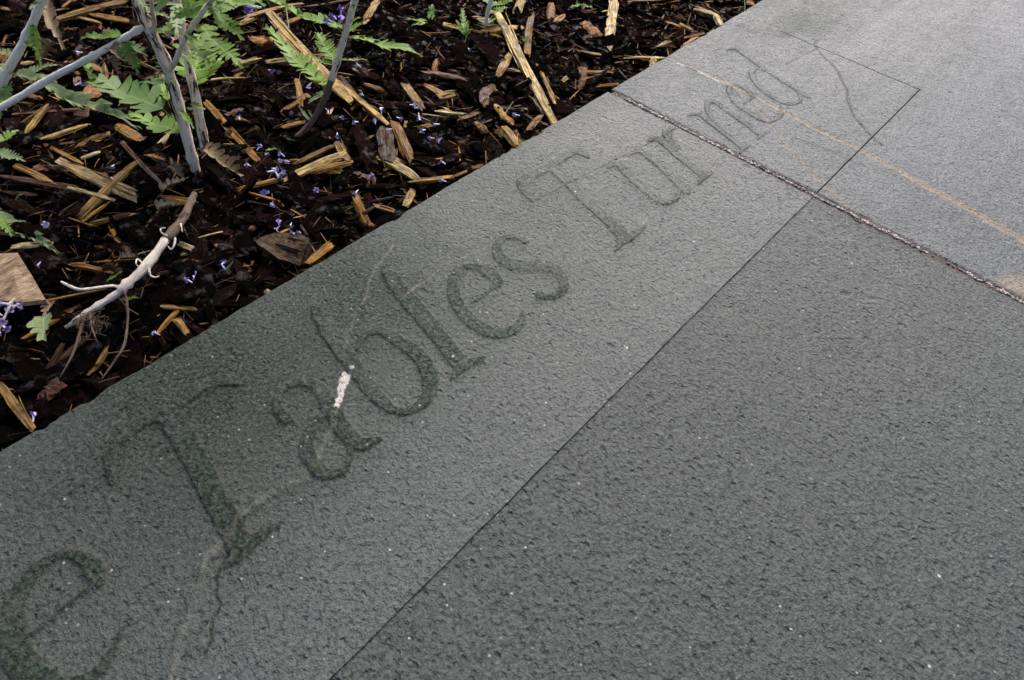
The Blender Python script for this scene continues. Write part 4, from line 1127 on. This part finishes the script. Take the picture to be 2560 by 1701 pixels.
# --- slender plant with leafy stem
pc = G(740, 350, -.026)
Cp = tag(empty('sage_shrub', pc), 'slender sage stem with paired toothed leaves rising from the mulch', 'shrub')
C1 = np.concatenate([[G(700, 372, -.024), G(738, 345, -.020)], stem_path([(775, 311), (804, 262), (829, 200), (846, 143), (864, 82), (882, 18), (888, 0), (915, -90), (935, -180)], -.010)])
stem_obj('stem', C1[1:5], w(C1[1:5], [14, 16, 18, 20]), 'stem_brown', Cp)
stem_obj('stem', C1[4:], w(C1[4:], [20, 19, 20, 20, 20, 19, 17]), 'stem', Cp)
lvC = lambda *a, **k: lv(C1, *a, parent=Cp, **k)
lvC(802, 232, 664, 74, 52, 'leaf', .01, lobes=8, depth=.5, fold=.15)
lvC(812, 225, 770, 168, 34, 'leaf', .0, lobes=5, depth=.5)
lvC(838, 166, 792, 84, 52, 'leaf', .015, lobes=8, depth=.62, fold=.2)
lvC(834, 170, 770, 140, 20, 'leaf', .01, lobes=5, depth=.5)
lvC(852, 84, 660, 2, 40, 'leaf', .02, lobes=8, depth=.25, fold=.3)
lvC(852, 78, 795, 42, 24, 'leaf', .0, lobes=5, depth=.4)
lvC(872, 96, 1044, 138, 40, 'leaf', -.005, lobes=7, depth=.35, fold=.2, fwd=.9)
lvC(848, 156, 916, 152, 12, 'leaf_pale', 0, lobes=7, depth=.4, fold=.5)
lvC(868, 92, 906, 58, 22, 'leaf', .01, lobes=6, depth=.55)
lvC(868, 60, 900, 46, 20, 'leaf', .01, lobes=5, depth=.5)
lvC(778, 306, 746, 268, 10, 'leaf_pale', .01, lobes=4, depth=.3)
lvC(782, 300, 770, 276, 8, 'leaf_pale', .01, lobes=3, depth=.3)
lvC(806, 250, 798, 236, 16, 'leaf', .01, lobes=4, depth=.5)
sprigs(C1, 5, Cp, -20, 250, 20, 60)
for (px, py) in ((842, 50), (852, 40), (834, 58), (846, 62)):
    b = on_stem(C1, 866, 74); v, t, c = flower_parts((.20, .13, .50), (.35, .28, .6), .011)
    p = at_px(px, py, b[2] + .005); m = np.array(Matrix.Rotation(rng.uniform(0, 6), 3, 'Z') @ Matrix.Rotation(rng.uniform(-1, .2), 3, 'Y'))
    link(bpy.data.objects.new('flower', mesh_np('flower', v @ m.T + p - pc, tris=t, mat=M['flower'], smooth=True, attrs={'ccol': ('FLOAT_COLOR', c)})), Cp)
crown(Cp, [(C1[-1], C1[-1] - C1[-2], .004)], 5)

# --- young plant and seedlings beside the long pale stick
pd = G(1214, 74, -.018)
Dp = tag(empty('sage_seedling', pd), 'young pale stemmed sage with feathery leaves beside the long pale stick', 'seedling')
D1 = stem_path([(1214, 74), (1216, 50), (1222, 20), (1230, -10), (1236, -60)], -.018)
stem_obj('stem', D1, w(D1, [10, 11, 12, 12, 10]), 'stem_pale', Dp)
lvD = lambda *a, **k: lv(D1, *a, parent=Dp, **k)
for a in ((1218, 40, 1268, 20, 26), (1222, 20, 1280, 4, 28), (1220, 24, 1256, 30, 20), (1216, 60, 1192, 48, 12), (1216, 64, 1242, 46, 12), (1216, 66, 1196, 58, 10), (1224, 12, 1202, -6, 20), (1226, 4, 1262, -16, 24), (1214, 70, 1236, 58, 9)):
    lvD(*a, 'leaf' if a[2] > 1230 else 'leaf_pale', .004, lobes=7, depth=.6, fold=.2)
def seedling(bx, by, fronds, label):
    p = G(bx, by, -.020); o = tag(empty('sage_seedling', p), label, 'seedling')
    for (x0, y0, x1, y1, wd) in fronds:
        b = at_px(x0, y0, -.014); t = at_px(x1, y1, .0)
        leaf_obj(b, t, px2m(wd, b), 'leaf', o, lobes=8, depth=.62, fold=.2)
    return o
seedling(1075, 58, [(1075, 58, 1081, 12, 20), (1072, 56, 1015, 50, 14), (1070, 60, 1030, 66, 12)], 'tiny seedling with one upright feathery leaf in the mulch')
seedling(1165, 95, [(1165, 95, 1154, 22, 22), (1160, 88, 1172, 60, 20), (1163, 92, 1140, 52, 18), (1168, 92, 1182, 72, 14)], 'bushy green seedling with curled feathery leaves in the mulch')
s4 = seedling(1456, 52, [(1454, 14, 1428, 20, 14), (1456, 14, 1480, 22, 14)], 'small seedling with two drooping fronds on a thin stalk')
stem_obj('stem', np.array([G(1456, 52, -.02), G(1456, 34, -.012), G(1455, 13, -.004)]), [.0008, .0008, .0007], 'stem_brown', s4, 6)
seedling(1300, 111, [(1299, 112, 1325, 90, 16)], 'single small fern like green leaf beside the long pale stick')
seedling(668, 374, [(664, 378, 692, 374, 14)], 'small green leaf sprout beside the cluster of fallen flowers')
seedling(268, 700, [(268, 706, 306, 680, 12), (268, 706, 280, 690, 8)], 'small curled green leaf under the dead branch')
seedling(330, 748, [(300, 752, 345, 746, 16)], 'small green leaf tucked beneath the dead branch fork')

# grass blades
for k, (pts, lab) in enumerate([(((1244, 312), (1262, 286), (1283, 254)), 'thin green grass blade beside the bright orange flake'), (((1861, 34), (1862, 14), (1860, -10)), 'thin green grass blade standing at the far slab edge'), (((723, 76), (718, 40), (712, 0)), 'thin green grass blade behind the slender leafy stem'), (((564, 675), (575, 664), (582, 654)), 'short green grass blade in the crumbly soil'), (((40, 500), (46, 490), (58, 485)), 'tiny pale grass blade near the pale wood chip')]):
    P = np.array([G(px, py, -.02 + .008 * j) for j, (px, py) in enumerate(pts)])
    o = empty('grass_blade', P[0])
    v, q, t, u = tube(P, [.0010, .0009, .0003], 5, .02)
    C.objects.unlink(o); bpy.data.objects.remove(o)
    o = link(bpy.data.objects.new('grass_blade', mesh_np('grass_blade', v - P[0], quads=q, tris=t, mat=M['leaf_pale'], smooth=True, attrs={'luv': ('FLOAT_VECTOR', u)}))); o.location = P[0]
    tag(o, lab, 'grass')

# --- dead branch lying towards the slab
pdb = G(300, 735, -.02)
DB = tag(empty('dead_branch', pdb), 'dead whitish branch with fine curling rootlets lying on the mulch', 'branch')
def P3(lst): return np.array([G(a, b, z) for a, b, z in lst])
d1 = P3([(486, 486, -.012), (474, 512, -.006), (455, 552, .000), (414, 600, .004), (365, 666, .003), (318, 710, .001), (290, 736, -.003), (232, 773, -.008), (182, 808, -.016), (166, 818, -.022)])
stem_obj('stem', d1[:4], w(d1[:4], [18, 22, 24, 25]), 'stem_brown', DB)
stem_obj('stem', d1[3:], w(d1[3:], [25, 25, 27, 22, 20, 15, 8]), 'stem_dead', DB, bumps=.10)
for pts, ws, mt in (
    ([(300, 722, .000), (282, 715, .002), (240, 720, .006), (199, 724, .010), (170, 714, .013), (152, 704, .016)], [11, 9, 8, 8, 9, 6], 'stem_dead'),
    ([(304, 722, .000), (314, 738, .000), (319, 775, -.004), (319, 807, -.008), (311, 860, -.010), (290, 898, -.010), (253, 950, -.012)], [12, 9, 8, 7, 8, 7, 3], 'stem_brown'),
    ([(213, 786, -.008), (195, 848, -.012), (178, 894, -.014), (149, 945, -.018)], [9, 8, 6, 3], 'stem_brown'),
    ([(224, 780, -.006), (230, 820, -.006), (244, 858, -.008)], [6, 6, 3], 'stem_brown'),
    ([(361, 664, .006), (344, 648, .010), (340, 660, .012), (348, 668, .010)], [6, 5, 4, 3], 'stem_dead'),
    ([(372, 672, .004), (376, 688, .002), (388, 694, .002), (398, 690, .002)], [8, 6, 5, 3], 'stem_dead'),
    ([(418, 590, .008), (404, 582, .012), (402, 572, .012), (414, 570, .012)], [6, 5, 4, 3], 'stem_dead'),
    ([(438, 596, .006), (436, 612, .006), (428, 624, .004), (420, 616, .006)], [7, 6, 4, 3], 'stem_dead'),
    ([(452, 560, .004), (456, 580, .004)], [6, 3], 'stem_dead'),
    ([(290, 735, -.002), (320, 770, -.008), (348, 788, -.012)], [4, 3, 2], 'stem_brown')):
    Pp = P3(pts); stem_obj('rootlet', Pp, w(Pp, ws), mt, DB, 6, .08)
for k in range(16):
    a = G(rng.uniform(188, 245), rng.uniform(780, 800), -.006); P = [a]
    for j in range(5): P.append(P[-1] + np.array([rng.normal(-.001, .004), rng.normal(-.004, .003), rng.normal(-.001, .002)]))
    stem_obj('rootlet', np.array(P), [.0004] * 5 + [.0002], 'stem_brown', DB, 5, .05)

# --- loose dried leaves
def loose_leaf(bx, by, tx, ty, wd, mat, label, zb=-.014, zt=-.012, **kw):
    b, t = G(bx, by, zb), G(tx, ty, zt); v, f, u = leaf_geo(b, t, px2m(wd, b), **kw)
    o = link(bpy.data.objects.new('fallen_leaf', mesh_np('fallen_leaf', v - b, tris=f, mat=M[mat], smooth=True, attrs={'luv': ('FLOAT_VECTOR', u)}))); o.location = b
    return tag(o, label, 'leaf')
loose_leaf(494, 374, 604, 438, 60, 'leaf_dry', 'brown dried lobed leaf beside the foot of the two stems', .004, -.006, lobes=5, depth=.5, fold=.4, curl=.5)
loose_leaf(112, 8, 156, 118, 34, 'leaf_dry', 'long curled brown leaf hanging behind the pale stem', .05, .03, lobes=4, depth=.15, fold=.8, curl=.4)
loose_leaf(150, 110, 100, 146, 34, 'leaf_dry', 'crumpled tip of a brown leaf behind the pale stem', .02, .012, lobes=4, depth=.3, fold=.5, curl=.7)
loose_leaf(400, 494, 470, 442, 34, 'leaf_grey', 'withered grey brown leaf just below the shrub stems', lobes=5, depth=.5, fold=.5, curl=.6)
loose_leaf(392, 540, 452, 508, 34, 'leaf_grey', 'curled withered leaf arching over the dead branch', -.004, .0, lobes=4, depth=.3, fold=.6, curl=.9)
loose_leaf(430, 420, 462, 446, 26, 'leaf_grey', 'shrivelled brown leaf scrap against the stem foot', lobes=4, depth=.5, curl=.8)
loose_leaf(300, 655, 345, 640, 36, 'leaf_grey', 'dark frizzled leaf lying above the dead branch', lobes=5, depth=.6, curl=.8)
loose_leaf(112, 788, 108, 852, 50, 'leaf_pale', 'pale green folded leaf standing beside the golden splinter', -.004, .004, lobes=3, depth=.2, fold=.6)
loose_leaf(132, 750, 112, 792, 26, 'leaf_dry', 'brown leaf stub above the pale green folded leaf', lobes=3, depth=.2, fold=.6)
loose_leaf(230, 800, 262, 768, 30, 'leaf_grey', 'frizzy withered leaf caught under the dead branch', lobes=6, depth=.7, curl=.9)
loose_leaf(0, 540, 30, 590, 28, 'leaf', 'small green leaf lying near the tan bark plate', lobes=5, depth=.5)
loose_leaf(880, 170, 896, 182, 10, 'leaf_grey', 'tiny grey leaf scrap by the slender stem', lobes=3, depth=.3)

# tan bark plate at the left edge
pl = [(-30, 636), (44, 632), (80, 690), (114, 750), (56, 756), (-30, 748)]
zt = -.004; P = np.array([G(a, b, zt + .004 * math.sin(k * 2)) for k, (a, b) in enumerate(pl)]); cen = P.mean(0)
nv = len(P); V = np.concatenate([P, [cen + [0, 0, .003]], P - [0, 0, .005]]) - cen
tr = [(nv, (k + 1) % nv, k) for k in range(nv)]
tr += [(k, (k + 1) % nv, nv + 1 + (k + 1) % nv) for k in range(nv)] + [(k, nv + 1 + (k + 1) % nv, nv + 1 + k) for k in range(nv)] + [(nv + 1, nv + 1 + k, nv + 1 + k + 1) for k in range(1, nv - 1)]
o = link(bpy.data.objects.new('bark_plate', mesh_np('bark_plate', V, tris=tr, mat=M['bark'], attrs={'cuv': ('FLOAT_VECTOR', V * .5), 'ccol': ('FLOAT_COLOR', np.tile([.46, .33, .21, 1], (len(V), 1)))}))); o.location = cen
tag(o, 'flat tan bark plate with dark blotches at the bed margin', 'bark chip')

# ------------------------------------------------------------------ fallen flowers
FL = [(286,412),(277,443),(188,214),(207,132),(436,100),(525,241),(662,387),(627,416),(679,421),(695,400),(661,482),(684,514),(107,557),(671,175),(262,79),(725,282),(814,271),(843,332),(850,293),(886,270),(954,286),(1036,271),(1046,282),(982,323),(939,311),(1100,311),(1071,275),(1086,346),(1104,345),(1171,121),(909,239),(725,404),(696,437),(918,429),(928,432),(896,475),(1114,411),(1116,455),(896,305),(784,477),(725,554),(700,564),(729,557),(754,596),(554,661),(104,562),(102,655),(416,709),(481,707),(489,678),(553,662),(400,838),(696,562),(83,1055),(807,214),(779,207),(902,168),(832,125),(991,293),(1064,325),(642,376),(655,410),(688,430),(712,392),(668,430),(742,590),(1024,262),(820,284),(836,345),(1300,290),(600,300)]
FM = []
for k in range(9):
    col = [(.32, .26, .58), (.42, .36, .66), (.24, .18, .46), (.55, .50, .74), (.30, .22, .42)][k % 5]
    v, t, c = flower_parts(col, (.75, .72, .84), rng.uniform(.010, .014))
    FM.append(mesh_np('fallen_flower', v, tris=t, mat=M['flower'], smooth=True, attrs={'ccol': ('FLOAT_COLOR', c)}))
for k, (px, py) in enumerate([q for j, q in enumerate(FL) if j % 7 != 5]):
    p = G(px, py, -.012); p[2] = float(B(p[0], p[1])) + .016
    p = G(px, py, p[2])
    o = link(bpy.data.objects.new('fallen_flower', FM[k % len(FM)]))
    o.matrix_world = Matrix.Translation(Vector(p)) @ Matrix.Rotation(rng.uniform(0, 6.28), 4, 'Z') @ Matrix.Rotation(rng.normal(0, .5), 4, 'Y') @ Matrix.Scale(rng.uniform(.6, .95), 4)
    tag(o, 'small fallen violet flower lying on the mulch', 'flower', 'fallen violet flowers on the mulch')
v, t, c = flower_parts((.20, .12, .46), (.70, .68, .78), .022)
o = link(bpy.data.objects.new('fallen_flower', mesh_np('fallen_flower', v * [1, 1.6, 1.6], tris=t, mat=M['flower'], smooth=True, attrs={'ccol': ('FLOAT_COLOR', c)})))
a, b = G(654, 19, .06), G(612, 18, .06); o.location = a; o.rotation_euler = (0, 0, math.atan2(b[1] - a[1], b[0] - a[0]))
tag(o, 'large fresh violet flower with white tube caught among the top leaves', 'flower')
